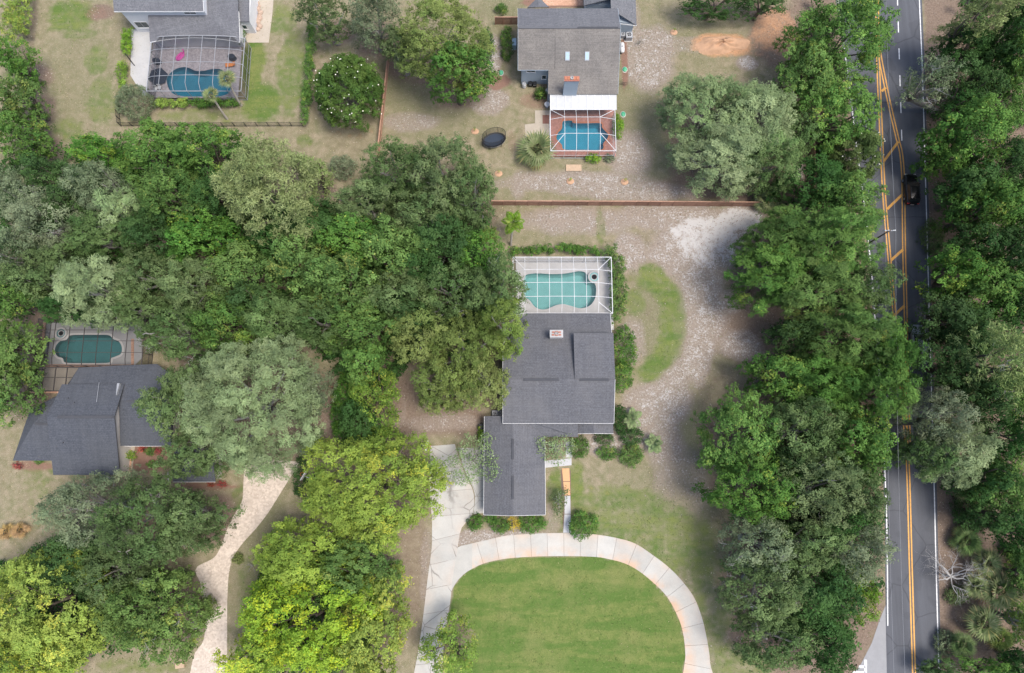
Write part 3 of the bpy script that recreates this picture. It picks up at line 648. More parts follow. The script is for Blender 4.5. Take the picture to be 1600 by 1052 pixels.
me = bpy.data.meshes.new('ground'); nx, ny = len(GX), len(GY)
gz = np.where((abs(gx) < 95) & (gy > -40) & (gy < 90), 0, -.0)
me.vertices.add(nx*ny); me.vertices.foreach_set('co', np.c_[gx, gy, gz].ravel())
ii, jj = np.meshgrid(np.arange(nx-1), np.arange(ny-1)); b0 = (jj*nx+ii).ravel(); fq = np.c_[b0, b0+1, b0+nx+1, b0+nx]
me.loops.add(fq.size); me.loops.foreach_set('vertex_index', fq.ravel().astype(np.int32)); me.polygons.add(len(fq)); me.polygons.foreach_set('loop_start', np.arange(0, fq.size, 4, dtype=np.int32))
for nm, ks in (('zone_a', ('lush', 'sand', 'litter')), ('zone_b', ('orange', 'mulch', 'green'))):
    a = me.attributes.new(nm, 'FLOAT_VECTOR', 'POINT'); a.data.foreach_set('vector', np.c_[tuple(Z[k] for k in ks)].astype(np.float32).ravel())
me.materials.append(M['ground_cover']); me.update(calc_edges=True); me.validate()
tag(link('ground', me), 'sandy lawn ground with green, tan and white patches', kind='structure')

# ------------------------------------------------------------------ road
def strip(L, Rr, z):
    n = 60; a, b = resample(L, n), resample(Rr, n); m = MB()
    m.add([(p[0],p[1],z) for p in a]+[(p[0],p[1],z) for p in b], [(i, n+i, n+i+1, i+1) for i in range(n-1)]); return m
def gp(pts, z=0.0): return [P(u, v, z)[:2] for u, v in pts]
road_left = [(1284,-140),(1309,0),(1337,217),(1361,420),(1383,748),(1387,978),(1392,1200)]
road_right = [(1434,-140),(1437.5,0),(1442,110),(1447,281),(1452,461),(1460,743),(1463.5,887),(1468,1052),(1472,1200)]
def side(pts, px): return [(u+px, v) for u, v in pts]
rl, rr = catmull(gp(side(road_left, -3))), catmull(gp(side(road_right, 3)))
def flip(m): m.f = [f[::-1] for f in m.f]; return m
def upfaces(m):
    v = m.v; f = m.f[0]; a, b, c = (Vector(v[i]) for i in f[:3])
    return m if (b-a).cross(c-a).z > 0 else flip(m)
road = upfaces(strip(rl, rr, .02)).build('road', M['asphalt']); tag(road, 'dark grey asphalt two lane road with turn lane', kind='structure')
def line(name, pts, w, mat, z=.026, smooth=True):
    q = gp(pts); q = catmull(q) if smooth and len(q) > 2 else q; a = np.array(q); d = np.gradient(a, axis=0); d /= np.linalg.norm(d, axis=1)[:,None]
    nrm = np.c_[-d[:,1], d[:,0]]*w/2; m = MB(); n = len(a)
    m.add([(*p, z) for p in a+nrm]+[(*p, z) for p in a-nrm], [(i, n+i, n+i+1, i+1) for i in range(n-1)])
    return upfaces(m).build(name, M[mat], road)
line('edge_line', side(road_right, -1), .15, 'line_white'); line('edge_line', road_left[:-2]+[(1387,978)], .15, 'line_white')
Lp = [(1366,-140),(1370.5,16),(1372,97),(1376,194),(1381,300),(1388,385),(1396,475),(1406,580),(1415,680),(1419,743),(1423,887),(1428,1052),(1433,1200)]
line('yellow_line', side(Lp, -2.1), .18, 'line_yellow'); line('yellow_line', side(Lp, 2.1), .18, 'line_yellow')
Rp = [(1373.5,80),(1378,106),(1389,160),(1402,216),(1407.5,238),(1410.5,268),(1411.5,300),(1412.4,385),(1414.5,470),(1416.5,560),(1418.5,640),(1420,690)]
line('yellow_line', side(Rp, -2.1), .18, 'line_yellow', .028); line('yellow_line', side(Rp, 2.1), .18, 'line_yellow', .028)
for a, b in (((1377.5,143),(1384,137)), ((1381,252),(1403.5,221.5)), ((1386,327),(1410,304)), ((1392,407),(1411,390)), ((1397,493),(1413,478))):
    line('island_bar', [a, b], .36, 'line_yellow', .030, False)
for y0 in (-50, -8, 34, 76, 118, 160, 203):
    ux = 1402.2+y0*.031
    line('lane_dash', [(ux, y0), (ux+.5, y0+17)], .16, 'line_white', .026, False)
apron = MB().prism([P(u, v)[:2] for u, v in ((1386,940),(1388,1064),(1392,1210),(1310,1210),(1325,1064),(1345,1038),(1362,1005),(1374,970))], -.05, .014).build('side_street', M['asphalt_light'])
tag(apron, 'pale grey side street joining the road', kind='structure')
for a, b, w in (((1352.5,1031),(1352.5,1062),.32), ((1342,1042),(1352,1042),.3), ((1332,1051),(1352,1051),.3)):
    q = gp([a, b]); m = MB().bar((*q[0], .018), (*q[1], .018), w, .004); m.build('stop_marking', M['line_white'], apron)

# ------------------------------------------------------------------ driveways
def slabs(parent, L, Rr, n, mat, stainL=0.0, stainR=0.0, gap=.032, z0=.015, z1=.055, sub=4, square=False):
    N = n*sub+1; a, b = resample(L, N), resample(Rr, N)
    if square:
        fine = resample(Rr, 4000); k0 = 0; b = []
        for i in range(N):
            tg = a[min(i+1,N-1)]-a[max(i-1,0)]; tg = tg/np.linalg.norm(tg); dd = np.abs((fine[k0:]-a[i])@tg)+.15*np.linalg.norm(fine[k0:]-a[i], axis=1); k0 += int(np.argmin(dd[:900])); b.append(fine[k0])
        b[0] = fine[0]; b[-1] = fine[-1]; b = np.array(b)
    for i in range(n):
        pa, pb = a[i*sub:(i+1)*sub+1].copy(), b[i*sub:(i+1)*sub+1].copy()
        for q in (pa, pb):
            d = q[1]-q[0]; q[0] += d/np.linalg.norm(d)*gap/2; d = q[-2]-q[-1]; q[-1] += d/np.linalg.norm(d)*gap/2
        m = MB(); k = sub+1; W = 5
        for z in (z1, z0):
            for w in range(W):
                m.v += [(*(pa[j]*(1-w/(W-1))+pb[j]*w/(W-1)), z) for j in range(k)]
        for w in range(W-1):
            for j in range(sub): m.f.append((w*k+j, (w+1)*k+j, (w+1)*k+j+1, w*k+j+1))
        o = W*k
        for j in range(sub): m.f += [(j, j+1, o+j+1, o+j), ((W-1)*k+j+1, (W-1)*k+j, o+(W-1)*k+j, o+(W-1)*k+j+1)]
        for w in range(W-1): m.f += [((w+1)*k, w*k, o+w*k, o+(w+1)*k), (w*k+sub, (w+1)*k+sub, o+(w+1)*k+sub, o+w*k+sub)]
        me = m.mesh('slab', M[mat]); bm = bmesh.new(); bm.from_mesh(me); bmesh.ops.recalc_face_normals(bm, faces=bm.faces); bm.to_mesh(me); bm.free()
        at = me.attributes.new('stain', 'FLOAT', 'POINT'); vals = []
        for z in range(2):
            for w in range(W): vals += [stainL*max(0, 1-w/2.2)+stainR*max(0, 1-(W-1-w)/1.6)]*k
        at.data.foreach_set('value', np.array(vals, np.float32)); link('slab', me, parent)
inner, outer = catmull(gp(INNER)), catmull(gp(OUTER))
base = upfaces(strip(inner, outer, .010)).build('driveway', M['soil_bed']); tag(base, 'pale concrete loop driveway with rust stained inner edge', kind='structure')
slabs(base, catmull(gp(INNER[3:])), catmull(gp([(738,849.2)]+OUTER[3:])), 18, 'concrete', 1.0, .45, square=True, z1=.046)
MB().prism([P(u, v)[:2] for u, v in ((699,940),(703,929),(707,920),(711,913),(716,906),(723.5,898.5),(731,892.6),(739,888.2),(746,846.8),(737,849.5),(721,853),(700,862))], .012, .041).build('slab', M['concrete'], base)
dl = gp([(673,697),(671,735),(672,775),(675,812),(675,830),(674.5,857),(668,906),(663,949),(657.6,991),(652,1026),(645,1064),(640,1120)])
dr = gp([(710.5,694),(724,735),(740,770),(738,805),(723,822),(717.5,839),(714,864),(707,906),(703.5,941),(699,968),(694,1010),(689,1064),(686,1120)])
dl, dr = catmull(dl), catmull(dr)
base2 = upfaces(strip(dl, dr, .009)).build('driveway', M['soil_bed']); tag(base2, 'cracked pale concrete drive running down past the garage', kind='structure')
slabs(base2, dl, dr, 11, 'concrete_cracked', .25, .3)
al = gp([(716,700),(726,735),(741.5,770),(739.5,803.5)]); ar = gp([(757,700),(756.5,735),(756,770),(755.5,802)])
slabs(base2, catmull(al), catmull(ar), 4, 'concrete_cracked', 0, 0)
pl = gp([(384,715),(381,745),(380,767),(378,784),(365,807),(355,827),(345,854),(334,872),(306,888),(313,911),(316,934),(322,962),(318,1001),(304.6,1021),(296,1060),(290,1120)])
pr = gp([(470,722),(457,741),(440,768),(420,800),(401.6,824),(378,850.6),(365,870.7),(358,894),(355.4,934),(355,970),(355,1001),(355,1030),(355.5,1060),(356,1120)])
pv = MB(); a, b = resample(catmull(pl), 60), resample(catmull(pr), 60)
pv.add([(*p, .03) for p in a]+[(*p, .03) for p in b], [(i, 60+i, 61+i, i+1) for i in range(59)]); upfaces(pv)
tag(pv.build('driveway', M['paver_pink']), 'winding pink tan paver driveway', kind='structure')
# front walk of the main house
walk = MB().prism([P(u, v)[:2] for u, v in ((876,735),(892,735),(892,832),(880,832))], -.02, .012).build('footpath', M['soil_bed']); tag(walk, 'narrow front footpath with one orange rusted stretch', kind='structure')
for (p, mt) in (([(852,720),(893,716),(893,727),(852,731)], 'concrete_grey'), ([(878,732),(889.5,732),(890.5,752),(880,752)], 'concrete_rust'), ([(880,753),(890.5,753),(891,774),(882,774)], 'concrete_rust'),
                ([(882.5,775),(891,775),(891.5,803),(882,803)], 'concrete_grey'), ([(882,804),(891.5,804),(892,832.5),(880,832.5)], 'concrete_grey'), ([(884,690),(894,690),(894,715),(884,715)], 'concrete_grey')):
    MB().prism([P(u, v)[:2] for u, v in p], .0, .05).build('slab', M[mt], walk)
PAVED = [list(rl)+list(rr)[::-1], list(inner)+list(outer)[::-1], list(dl)+list(dr)[::-1], [tuple(q_) for q_ in a]+[tuple(q_) for q_ in b][::-1], gp([(1386,930),(1388,1100),(1300,1100),(1325,1064),(1374,970)]), gp([(700,690),(757,690),(756,805),(710,810)]), gp([(876,715),(893,715),(893,833),(880,833)])]
# ------------------------------------------------------------------ houses
def add_uv(me, origin, eu, ev):
    uv = me.uv_layers.new(name='UVMap'); o = Vector(origin)
    co = np.zeros(len(me.vertices)*3); me.vertices.foreach_get('co', co); co = co.reshape(-1, 3)-np.array(o)
    vi = np.zeros(len(me.loops), np.int32); me.loops.foreach_get('vertex_index', vi)
    w = np.c_[co@np.array(eu), co@np.array(ev)]; uv.data.foreach_set('uv', w[vi].astype(np.float32).ravel())
def slope(parent, pts, mat, th=.16, name='roof_slope'):
    """roof plane; pts anticlockwise from above, first edge is the eave"""
    m = MB().slab(pts, th); me = m.mesh(name, M[mat])
    a, b = Vector(pts[0]), Vector(pts[1]); eu = (b-a).normalized(); n = (b-a).cross(Vector(pts[2])-b).normalized(); ev = n.cross(eu)
    add_uv(me, pts[0], eu, ev); return link(name, me, parent)
def fascia(parent, p, q, mat='white_paint', h=.16, w=.035):
    return MB().bar((p[0],p[1],p[2]-h*.45), (q[0],q[1],q[2]-h*.45), w, h).build('fascia', M[mat], parent)
def gable_body(parent, x0, x1, y0, y1, ze, zr, ax, mat, inset=.35, z0=0.0):
    """walls with gable ends; ax = direction of the ridge"""
    x0 += inset; x1 -= inset; y0 += inset; y1 -= inset
    if ax == 'y': prof = [(x0,z0),(x1,z0),(x1,ze),((x0+x1)/2,zr),(x0,ze)]; pt = lambda s, t, e: (s, (y0, y1)[e], t)
    else: prof = [(y0,z0),(y1,z0),(y1,ze),((y0+y1)/2,zr),(y0,ze)]; pt = lambda s, t, e: ((x0, x1)[e], s, t)
    m = MB(); m.add([pt(s, t_, 0) for s, t_ in prof]+[pt(s, t_, 1) for s, t_ in prof], [(4,3,2,1,0),(5,6,7,8,9)]+[(i,(i+1)%5,5+(i+1)%5,5+i) for i in range(5)])
    me = m.mesh('wall', M[mat]); bm = bmesh.new(); bm.from_mesh(me); bmesh.ops.recalc_face_normals(bm, faces=bm.faces); bm.to_mesh(me); bm.free()
    return link('wall', me, parent)
def body(parent, poly_, z0, z1, mat): return MB().prism(poly_, z0, z1).build('wall', M[mat], parent)
def rect(x0, x1, y0, y1): return [(x0,y0),(x1,y0),(x1,y1),(x0,y1)]
def window_s(parent, x0, x1, z0, z1, y, fm='white_paint', panes=2):
    """window in a wall that faces -y"""
    w = MB().bar((x0-.07,y-.03,(z0+z1)/2), (x0-.07+.01,y-.03,(z0+z1)/2), .06, .1)
    m = MB(); m.box(x0-.08,y-.05,z0-.08,x1+.08,y-.01,z0); m.box(x0-.08,y-.05,z1,x1+.08,y-.01,z1+.08); m.box(x0-.08,y-.05,z0,x0,y-.01,z1); m.box(x1,y-.05,z0,x1+.08,y-.01,z1)
    f = m.build('window', M[fm], parent); d = (x1-x0)/panes
    for k in range(panes):
        MB().box(x0+k*d+.03,y-.03,z0+.02,x0+(k+1)*d-.03,y-.012,z1-.02).build('pane', M['window_glass'], f)
    MB().box(x0-.12,y-.1,z0-.13,x1+.12,y-.052,z0-.08).build('sill', M[fm], f); return f
def vents(parent, p, q, z=.06, w=.32):
    p = Vector(p); q = Vector(q); p.z += z; q.z += z
    return MB().bar(p, q, w, .1).build('ridge_vent', M['vent_dark'], parent)
def pipe(parent, x, y, z, r=.07, h=.35): return MB().lathe([(r*1.8,-.15),(r*1.8,.03),(r,.05),(r,h),(r*.6,h)], 10, (x,y,z)).build('vent_pipe', M['vent_dark'], parent)

def pool(name, label, outline_px, plaster, wat, deck_poly, deck_mat, deck_label, coping='deck_light', depth=1.35, zt=.10):
    """deck with a hole, tiled basin, coping and water surface"""
    c = catmull(gp(outline_px, zt), 6, True); n = len(c)
    if sum(c[i][0]*c[(i+1)%n][1]-c[(i+1)%n][0]*c[i][1] for i in range(n)) < 0: c = c[::-1]
    a = np.array(c); d = np.roll(a, -1, 0)-np.roll(a, 1, 0); d /= np.linalg.norm(d, axis=1)[:,None]; nr = np.c_[d[:,1], -d[:,0]]
    o2 = a+nr*.28
    root = empty(name, (0,0,0)); tag(root, label, 'pool')
    m = MB(); ring = lambda q, z: [(p[0],p[1],z) for p in q]
    m.add(ring(a,zt)+ring(o2,zt)+ring(o2,zt+.035)+ring(a,zt+.035), [(k*n+i, k*n+(i+1)%n, ((k+1)%4)*n+(i+1)%n, ((k+1)%4)*n+i) for k in range(4) for i in range(n)])
    me = m.mesh('coping', M[coping]); bm = bmesh.new(); bm.from_mesh(me); bmesh.ops.recalc_face_normals(bm, faces=bm.faces); bm.to_mesh(me); bm.free(); link('coping', me, root)
    cen = a.mean(0); m = MB(); mid = a*.9+cen*.1
    # the basin stands in a pit cut out of the deck and the ground sheet's upper side
    m.add(ring(a, zt+.02)+ring(a, zt-depth*.55)+ring(mid, zt-depth)+[(*cen, zt-depth*1.05)], [(i,(i+1)%n,n+(i+1)%n,n+i)[::-1] for i in range(n)]+[(n+i,n+(i+1)%n,2*n+(i+1)%n,2*n+i)[::-1] for i in range(n)]+[(2*n+i,2*n+(i+1)%n,3*n) for i in range(n)])
    m.build('basin', M[plaster], root)
    MB().add(ring(a, zt-.09), [tuple(range(n))]).build('water', M[wat], root)
    # deck sheet with the pool cut out
    bm = bmesh.new(); ov = [bm.verts.new((x,y,zt)) for x, y in deck_poly]; iv = [bm.verts.new((p[0],p[1],zt)) for p in o2-nr*.14]
    es = [bm.edges.new((ov[i], ov[(i+1)%len(ov)])) for i in range(len(ov))]+[bm.edges.new((iv[i], iv[(i+1)%n])) for i in range(n)]
    bmesh.ops.triangle_fill(bm, use_beauty=True, edges=es); bmesh.ops.recalc_face_normals(bm, faces=bm.faces)
    if bm.faces and bm.faces[:][0].normal.z < 0: bmesh.ops.reverse_faces(bm, faces=bm.faces)
    k = len(deck_poly); lo = [bm.verts.new((x,y,-.05)) for x, y in deck_poly]
    for i in range(k): bm.faces.new((ov[i], ov[(i+1)%k], lo[(i+1)%k], lo[i]))
    me = bpy.data.meshes.new('pool_deck'); bm.to_mesh(me); bm.free(); me.materials.append(M[deck_mat]); dk = tag(link('pool_deck', me), deck_label, kind='structure')
    HOLES.append(a+nr*.10); return root, dk
HOLES = []

def cage(name, label, x0, x1, y0, y1, xs, ys, ze, zt, ins, mat, smat, sides='nwe', w=.09, arch=0.0, zb=.1, hip=True, post=None):
    """screen enclosure: posts, rafters, purlins and screen panels; ins = (west, east, south, north) inset of the raised top"""
    root = empty(name, ((x0+x1)/2, (y0+y1)/2, 0)); tag(root, label, 'pool enclosure'); ox, oy = (x0+x1)/2, (y0+y1)/2
    def H(x, y):
        k = 1.0
        for dd, i in zip((x-x0, x1-x, y-y0, y1-y), ins):
            if i > 0: k = min(k, max(0.0, dd/i))
        return ze+(zt-ze)*k+arch*k*(1-((x-ox)/(x1-ox))**2)
    L = lambda x, y, z: (x-ox, y-oy, z)
    ys_all = sorted(set([y0, y1]+list(ys)+[y0+ins[2], y1-ins[3]])); xs_all = sorted(set([x0, x1]+list(xs)+[x0+ins[0], x1-ins[1]]))
    mt = M[mat]
    for x in xs: MB().path([L(x,y,H(x,y)) for y in ys_all], w*.8, w*1.2).build('rafter', mt, root)
    for y in ys: MB().path([L(x,y,H(x,y)) for x in xs_all], w*.8, w).build('purlin', mt, root)
    c = [(x0,y0),(x1,y0),(x1,y1),(x0,y1)]
    for i in range(4):
        a, b = c[i], c[(i+1)%4]; n = 10
        MB().path([L(a[0]+(b[0]-a[0])*k/n, a[1]+(b[1]-a[1])*k/n, H(a[0]+(b[0]-a[0])*k/n, a[1]+(b[1]-a[1])*k/n)+.01) for k in range(n+1)], w*1.3, w*1.1).build('eave_beam', mt, root)
    if hip:
        for (sx, sy, xx, yy) in ((ins[0], ins[2], x0, y0), (-ins[1], ins[2], x1, y0), (-ins[1], -ins[3], x1, y1), (ins[0], -ins[3], x0, y1)):
            if sx and sy: MB().bar(L(xx,yy,H(xx,yy)), L(xx+sx,yy+sy,H(xx+sx,yy+sy)), w, w).build('hip_beam', mt, root)
    gxs = sorted(set([x0, x1]+list(xs))); gys = sorted(set([y0, y1]+list(ys)))
    for i in range(len(gxs)-1):
        for j in range(len(gys)-1):
            a = [(gxs[i],gys[j]),(gxs[i+1],gys[j]),(gxs[i+1],gys[j+1]),(gxs[i],gys[j+1])]
            MB().add([L(x,y,H(x,y)-.02) for x, y in a], [(0,1,2,3)]).build('screen_panel', M[smat], root)
    def wall(a, b, marks):
        for k in range(len(marks)-1):
            p, q = marks[k], marks[k+1]
            MB().add([L(*p,zb), L(*q,zb), L(*q,H(*q)), L(*p,H(*p))], [(0,1,2,3)]).build('screen_panel', M[smat], root)
        for p in marks: MB().bar(L(*p,zb), L(*p,H(*p)), w*.8, w*.8).build('post', mt, root)
        MB().bar(L(*marks[0],1.1), L(*marks[-1],1.1), w*.6, w*.7).build('chair_rail', mt, root)
        MB().bar(L(*marks[0],zb+.05), L(*marks[-1],zb+.05), w*.7, w).build('sole_plate', mt, root)
    if 'n' in sides: wall(0, 0, [(x, y1-.02) for x in gxs])
    if 's' in sides: wall(0, 0, [(x, y0+.02) for x in gxs])
    if 'w' in sides: wall(0, 0, [(x0+.02, y) for y in gys])
    if 'e' in sides: wall(0, 0, [(x1-.02, y) for y in gys])
    return root
def ac_unit(label, x, y, s=.85, h=.8, rz=0):
    o = empty('air_conditioner', (x,y,0), rz); tag(o, label, 'air conditioner')
    MB().rbox(-s/2,-s/2,.05,s/2,s/2,h,.05).build('cabinet', M['grey_metal'], o); MB().box(-s*.6,-s*.6,-.02,s*.6,s*.6,.06).build('pad', M['deck_light'], o)
    f = MB().lathe([(s*.40,h),(s*.40,h+.03),(s*.34,h+.03),(s*.34,h-.02)], 20); f.build('fan_ring', M['white_metal'], o)
    MB().lathe([(s*.33,h+.003),(s*.33,h+.012)], 20).build('grille', M['black_metal'], o)
    for k in range(4):
        a = k*math.pi/2+.3; MB().bar((.05*math.cos(a),.05*math.sin(a),h+.03), (s*.32*math.cos(a),s*.32*math.sin(a),h+.03), .1, .015).build('blade', M['grey_metal'], o)
    return o

# ---- main house (charcoal roof, white pool cage)
hA = empty('house', P(870, 620)); tag(hA, 'house with charcoal shingle roof and small brick capped chimney beside the white pool cage', 'house')
hA.location = (0, 0, 0)
ZE, ZR, ZB, ZN = 3.9, 5.9, 4.6, 3.1
xl, xr = PX(786,661,ZE), PX(959,661,ZE); yS = PY(870,661.5,ZE); yR = PY(870,593.4,ZR); yB = PY(870,543,ZB); yN = PY(870,489.5,ZN)
slope(hA, [(xl,yS,ZE),(xr,yS,ZE),(xr,yR,ZR),(xl,yR,ZR)], 'shingle_charcoal')
slope(hA, [(xr,yB,ZB),(xl,yB,ZB),(xl,yR-.002,ZR-.002),(xr,yR-.002,ZR-.002)], 'shingle_charcoal')
slope(hA, [(xr,yN,ZN),(xl+3.2,yN,ZN),(xl,yB,ZB-.003),(xr,yB,ZB-.003)], 'shingle_charcoal')
body(hA, rect(xl+.5, xr-.5, yS+.5, yR), 0, ZE-.1, 'siding_cream'); gable_body(hA, xl, xr, yS, 2*yR-yS, ZE-.2, ZR-.25, 'x', 'siding_cream', .4)
body(hA, [(xl+.5,yB-1), (xr-.5,yB-1), (xr-.5,yN-1.6), (xl+3.5,yN-1.6), (xl+.5,yB)], 0, ZN-.35, 'siding_cream')
fascia(hA, (xl,yS-.03,ZE), (xr,yS-.03,ZE)); fascia(hA, (xl+3.2,yN+.03,ZN), (xr,yN+.03,ZN), h=.2)
for xx in (xl-.03, xr+.03): fascia(hA, (xx,yS,ZE), (xx,yR,ZR)); fascia(hA, (xx,yR,ZR), (xx,yB,ZB))
fascia(hA, (xr+.03,yB,ZB), (xr+.03,yN,ZN))
vents(hA, (PX(818,593,ZR),yR,ZR), (PX(873,593,ZR),yR,ZR), w=.34); vents(hA, (PX(906,593,ZR),yR,ZR), (PX(951,593,ZR),yR,ZR), w=.34)
# raised roof of the upper room
ux0, ux1 = PX(897,560,5.4), xr+.04; uy = PY(927,520.6,5.35)
slope(hA, [(ux1,uy,5.35),(ux0,uy,5.35),(ux0,yR+.05,ZR+.06),(ux1,yR+.05,ZR+.06)], 'shingle_charcoal')
body(hA, [(ux0+.25,uy-.3),(ux0+.25,yR+.4),(ux1-.2,yR+.4),(ux1-.2,uy-.3)], 2.9, 5.22, 'siding_cream')
fascia(hA, (ux0,uy+.03,5.35), (ux1,uy+.03,5.35), 'vent_dark'); pipe(hA, PX(908,541,5.5), PY(908,541,5.5), 5.42, .05, .25)
# chimney
cz = 5.9; cx0, cx1 = PX(860,523,cz), PX(879,523,cz); cy1 = PY(869,516.5,cz); cy0 = PY(869,526.5,cz)
ch = MB().box(cx0,cy0,3.0,cx1,cy1,cz-.12).build('chimney', M['siding_cream'], hA)
MB().box(cx0-.08,cy0-.08,cz-.12,cx1+.08,cy1+.08,cz).build('cap', M['patio_white'], ch)
for k, (ax, ay) in enumerate(((.22,.3),(.5,.24),(.78,.3),(.25,.72),(.76,.72),(.52,.78))):
    MB().box(cx0+(cx1-cx0)*ax-.17,cy0+(cy1-cy0)*ay-.1,cz+.002,cx0+(cx1-cx0)*ax+.17,cy0+(cy1-cy0)*ay+.1,cz+.10).build('brick', M['brick_red'], ch)
MB().lathe([(.2,0),(.2,.25),(.16,.25),(.14,.05)], 14, ((cx0+cx1)/2,(cy0+cy1)/2,cz+.002)).build('flue_pot', M['patio_white'], ch)
# garage wing
GE, GR = 2.6, 3.8
g0, g1 = PX(756.5,730,GE), PX(851.5,730,GE); gs = PY(803,804.5,GE); gr_x = PX(801.5,730,GR); gn = PY(770,650.5,GE); gr_n = PY(802,660,GR)
slope(hA, [(g0,gn,GE),(g0,gs,GE),(gr_x,gs,GR),(gr_x,gn,GR)], 'shingle_charcoal')
slope(hA, [(g1,gs,GE),(g1,gn+.2,GE),(gr_x+.002,gn+.2,GR),(gr_x+.002,gs,GR)], 'shingle_charcoal')
gable_body(hA, g0, g1, gs, gn+.3, GE-.2, GR-.25, 'y', 'siding_cream', .4)
for a, b in (((g0-.03,gs,GE),(g0-.03,gn,GE)), ((g1+.03,gs,GE),(g1+.03,gn-3.2,GE)), ((g0,gs-.03,GE),(gr_x,gs-.03,GR)), ((gr_x,gs-.03,GR),(g1,gs-.03,GE))): fascia(hA, a, b)
for v0, v1 in ((686,718), (744,780)): vents(hA, (gr_x,PY(802,v0,GR),GR), (gr_x,PY(802,v1,GR),GR), w=.28)
# low roof between garage and porch, and the porch gable
ly = PY(875,683,2.6); lyt = PY(875,663,3.5)
slope(hA, [(g1-.1,ly,2.61),(PX(903,683,2.6),ly,2.61),(PX(903,663,3.5),lyt+.5,3.6),(g1-2.6,lyt+.5,3.6),(g1-2.6,ly+2.0,3.1)], 'shingle_charcoal')
px0, px1, pxm = PX(901,678,2.65), PX(958.5,679,2.65), PX(928,676,3.5); py = PY(928,677.5,2.9)
slope(hA, [(px0,yS+.3,2.65),(px0,py,2.65),(pxm,py,3.5),(pxm,yS+.3,3.5)], 'shingle_charcoal')
slope(hA, [(px1,py,2.65),(px1,yS+.3,2.65),(pxm+.002,yS+.3,3.5),(pxm+.002,py,3.5)], 'shingle_charcoal')
fascia(hA, (px0,py-.03,2.65), (pxm,py-.03,3.5)); fascia(hA, (pxm,py-.03,3.5), (px1,py-.03,2.65))
MB().prism(rect(pxm+.3, px1-.3, py+.35, yS+.5), 0, 2.5).build('wall', M['siding_cream'], hA)
MB().box(px0+.2,py+.1,0,px0+.4,py+.3,2.6).build('porch_post', M['white_paint'], hA)
dg = MB().box(PX(907,690),yS+.28,.1,PX(907,690)+1.0,yS+.38,2.15).build('door', M['black_metal'], hA); MB().lathe([(.03,0),(.03,.06)], 8, (PX(907,690)+.85,yS+.25,1.05)).build('handle', M['grey_metal'], dg)
gd = MB().box(g0+1.2,gs+.33,.1,g1-1.2,gs+.38,2.2).build('window', M['window_glass'], hA)

# main pool
cgx0, cgx1 = PX(801.6,402,2.7), PX(955,402,2.7); cgy1 = PY(878,402,2.7); cgy0 = yN+.05
deckA = rect(PX(806,420), PX(957,440), yN-1.8, PY(880,404,0)+.1)
OUTA = [(820,432),(830,428),(845,427.5),(862,428.5),(880,428),(893,426),(905,424),(914,426),(919,432),(921,440),(929,443.5),(931.5,452),(929.5,467),(921,478),(907,482),(893,478.5),(880,475.5),(868,477.5),(855,483),(844,483.5),(835,479),(828,470),(820,463),(818,448)]
pool('swimming_pool', 'kidney shaped pale green swimming pool inside the white pool cage', OUTA, 'plaster_green', 'pool_water_green', deckA, 'deck_light', 'pale concrete deck inside the white pool cage')
def spa(label, u, v, r, mat_rim, mat_w, h=.32):
    x, y, _ = P(u, v, .3); o = empty('spa', (x,y,.1)); tag(o, label, 'spa')
    MB().lathe([(r,0),(r,h),(r*.74,h),(r*.74,h-.12),(r*.70,h-.5)], 28).build('rim', M[mat_rim], o); MB().lathe([(r*.725,h-.11),(r*.725,h-.10)], 28).build('water', M['spa_tile'] if mat_w is None else M[mat_w], o)
    MB().lathe([(r*.5,h-.098),(r*.45,h-.09),(r*.4,h-.098)], 24).build('bench', M['deck_light'], o); return o
spa('round raised spa in the corner of the pale green pool', 928.5, 433, .92, 'deck_light', 'plaster_green')
xsA = [PX(u,441,3.4) for u in (820.3,839.5,858.4,877.7,896.8,916,935)]; ysA = [PY(880,v,3.5) for v in (421.5,441.8,463.5)]
cage('pool_cage', 'white framed screen cage over the pale green pool', cgx0, cgx1, cgy0, cgy1, xsA, ysA, 2.7, 3.35, (xsA[0]-cgx0, cgx1-xsA[-1], 1.4, cgy1-ysA[0]), 'white_metal', 'screen_mesh', 'nwe', .065, .35)
for k, (u, sx) in enumerate(((773,.62),(780,.62))): ac_unit(('western','eastern')[k]+' one of two fan units by the garage corner of the charcoal roofed house', PX(u,645.5,.8), PY(u,645.5,.8), .72)
o = empty('wheelie_bin', P(752.5,667,.5)[:2]+(0,)); tag(o, 'dark green wheeled bin at the northwest garage corner', 'bin')
MB().rbox(-.28,-.32,.05,.28,.32,.95,.03).build('body', M['green_plastic'], o); MB().rbox(-.31,-.36,.955,.31,.36,1.04,.03).build('lid', M['leaf_deep'] if False else M['black_plastic'], o)

# ---- house top middle (brown roof, blue siding, red deck pool)
hD = empty('house'); tag(hD, 'brown shingled house with pale blue siding and two skylights', 'house')
ZE, ZR = 4.6, 7.2
xl, xr = PX(809.5,80,5.5), PX(967.5,80,5.5); yR = PY(890,43.5,ZR); yNn = PY(890,10.5,5.6); yW = PY(835,109.5,ZE); yE = PY(910,146.5,3.3)
xm = PX(867,109,ZE); xq = PX(856.5,140,3.5)
slope(hD, [(xl,yW,ZE),(xm,yW,ZE),(xm,yR,ZR),(xl,yR,ZR)], 'shingle_brown')
zmid = ZR+(3.2-ZR)*(yR-yW)/(yR-yE)
slope(hD, [(xq,yE,3.2),(xr,yE,3.2),(xr,yR+.001,ZR+.012),(xm-.001,yR+.001,ZR+.012),(xm-.001,yW,zmid+.01),(xq,yW-.05,zmid-.02)], 'shingle_brown')
slope(hD, [(xr,yNn,5.2),(xl,yNn,5.2),(xl,yR-.002,ZR-.003),(xr,yR-.002,ZR-.003)], 'shingle_grey')
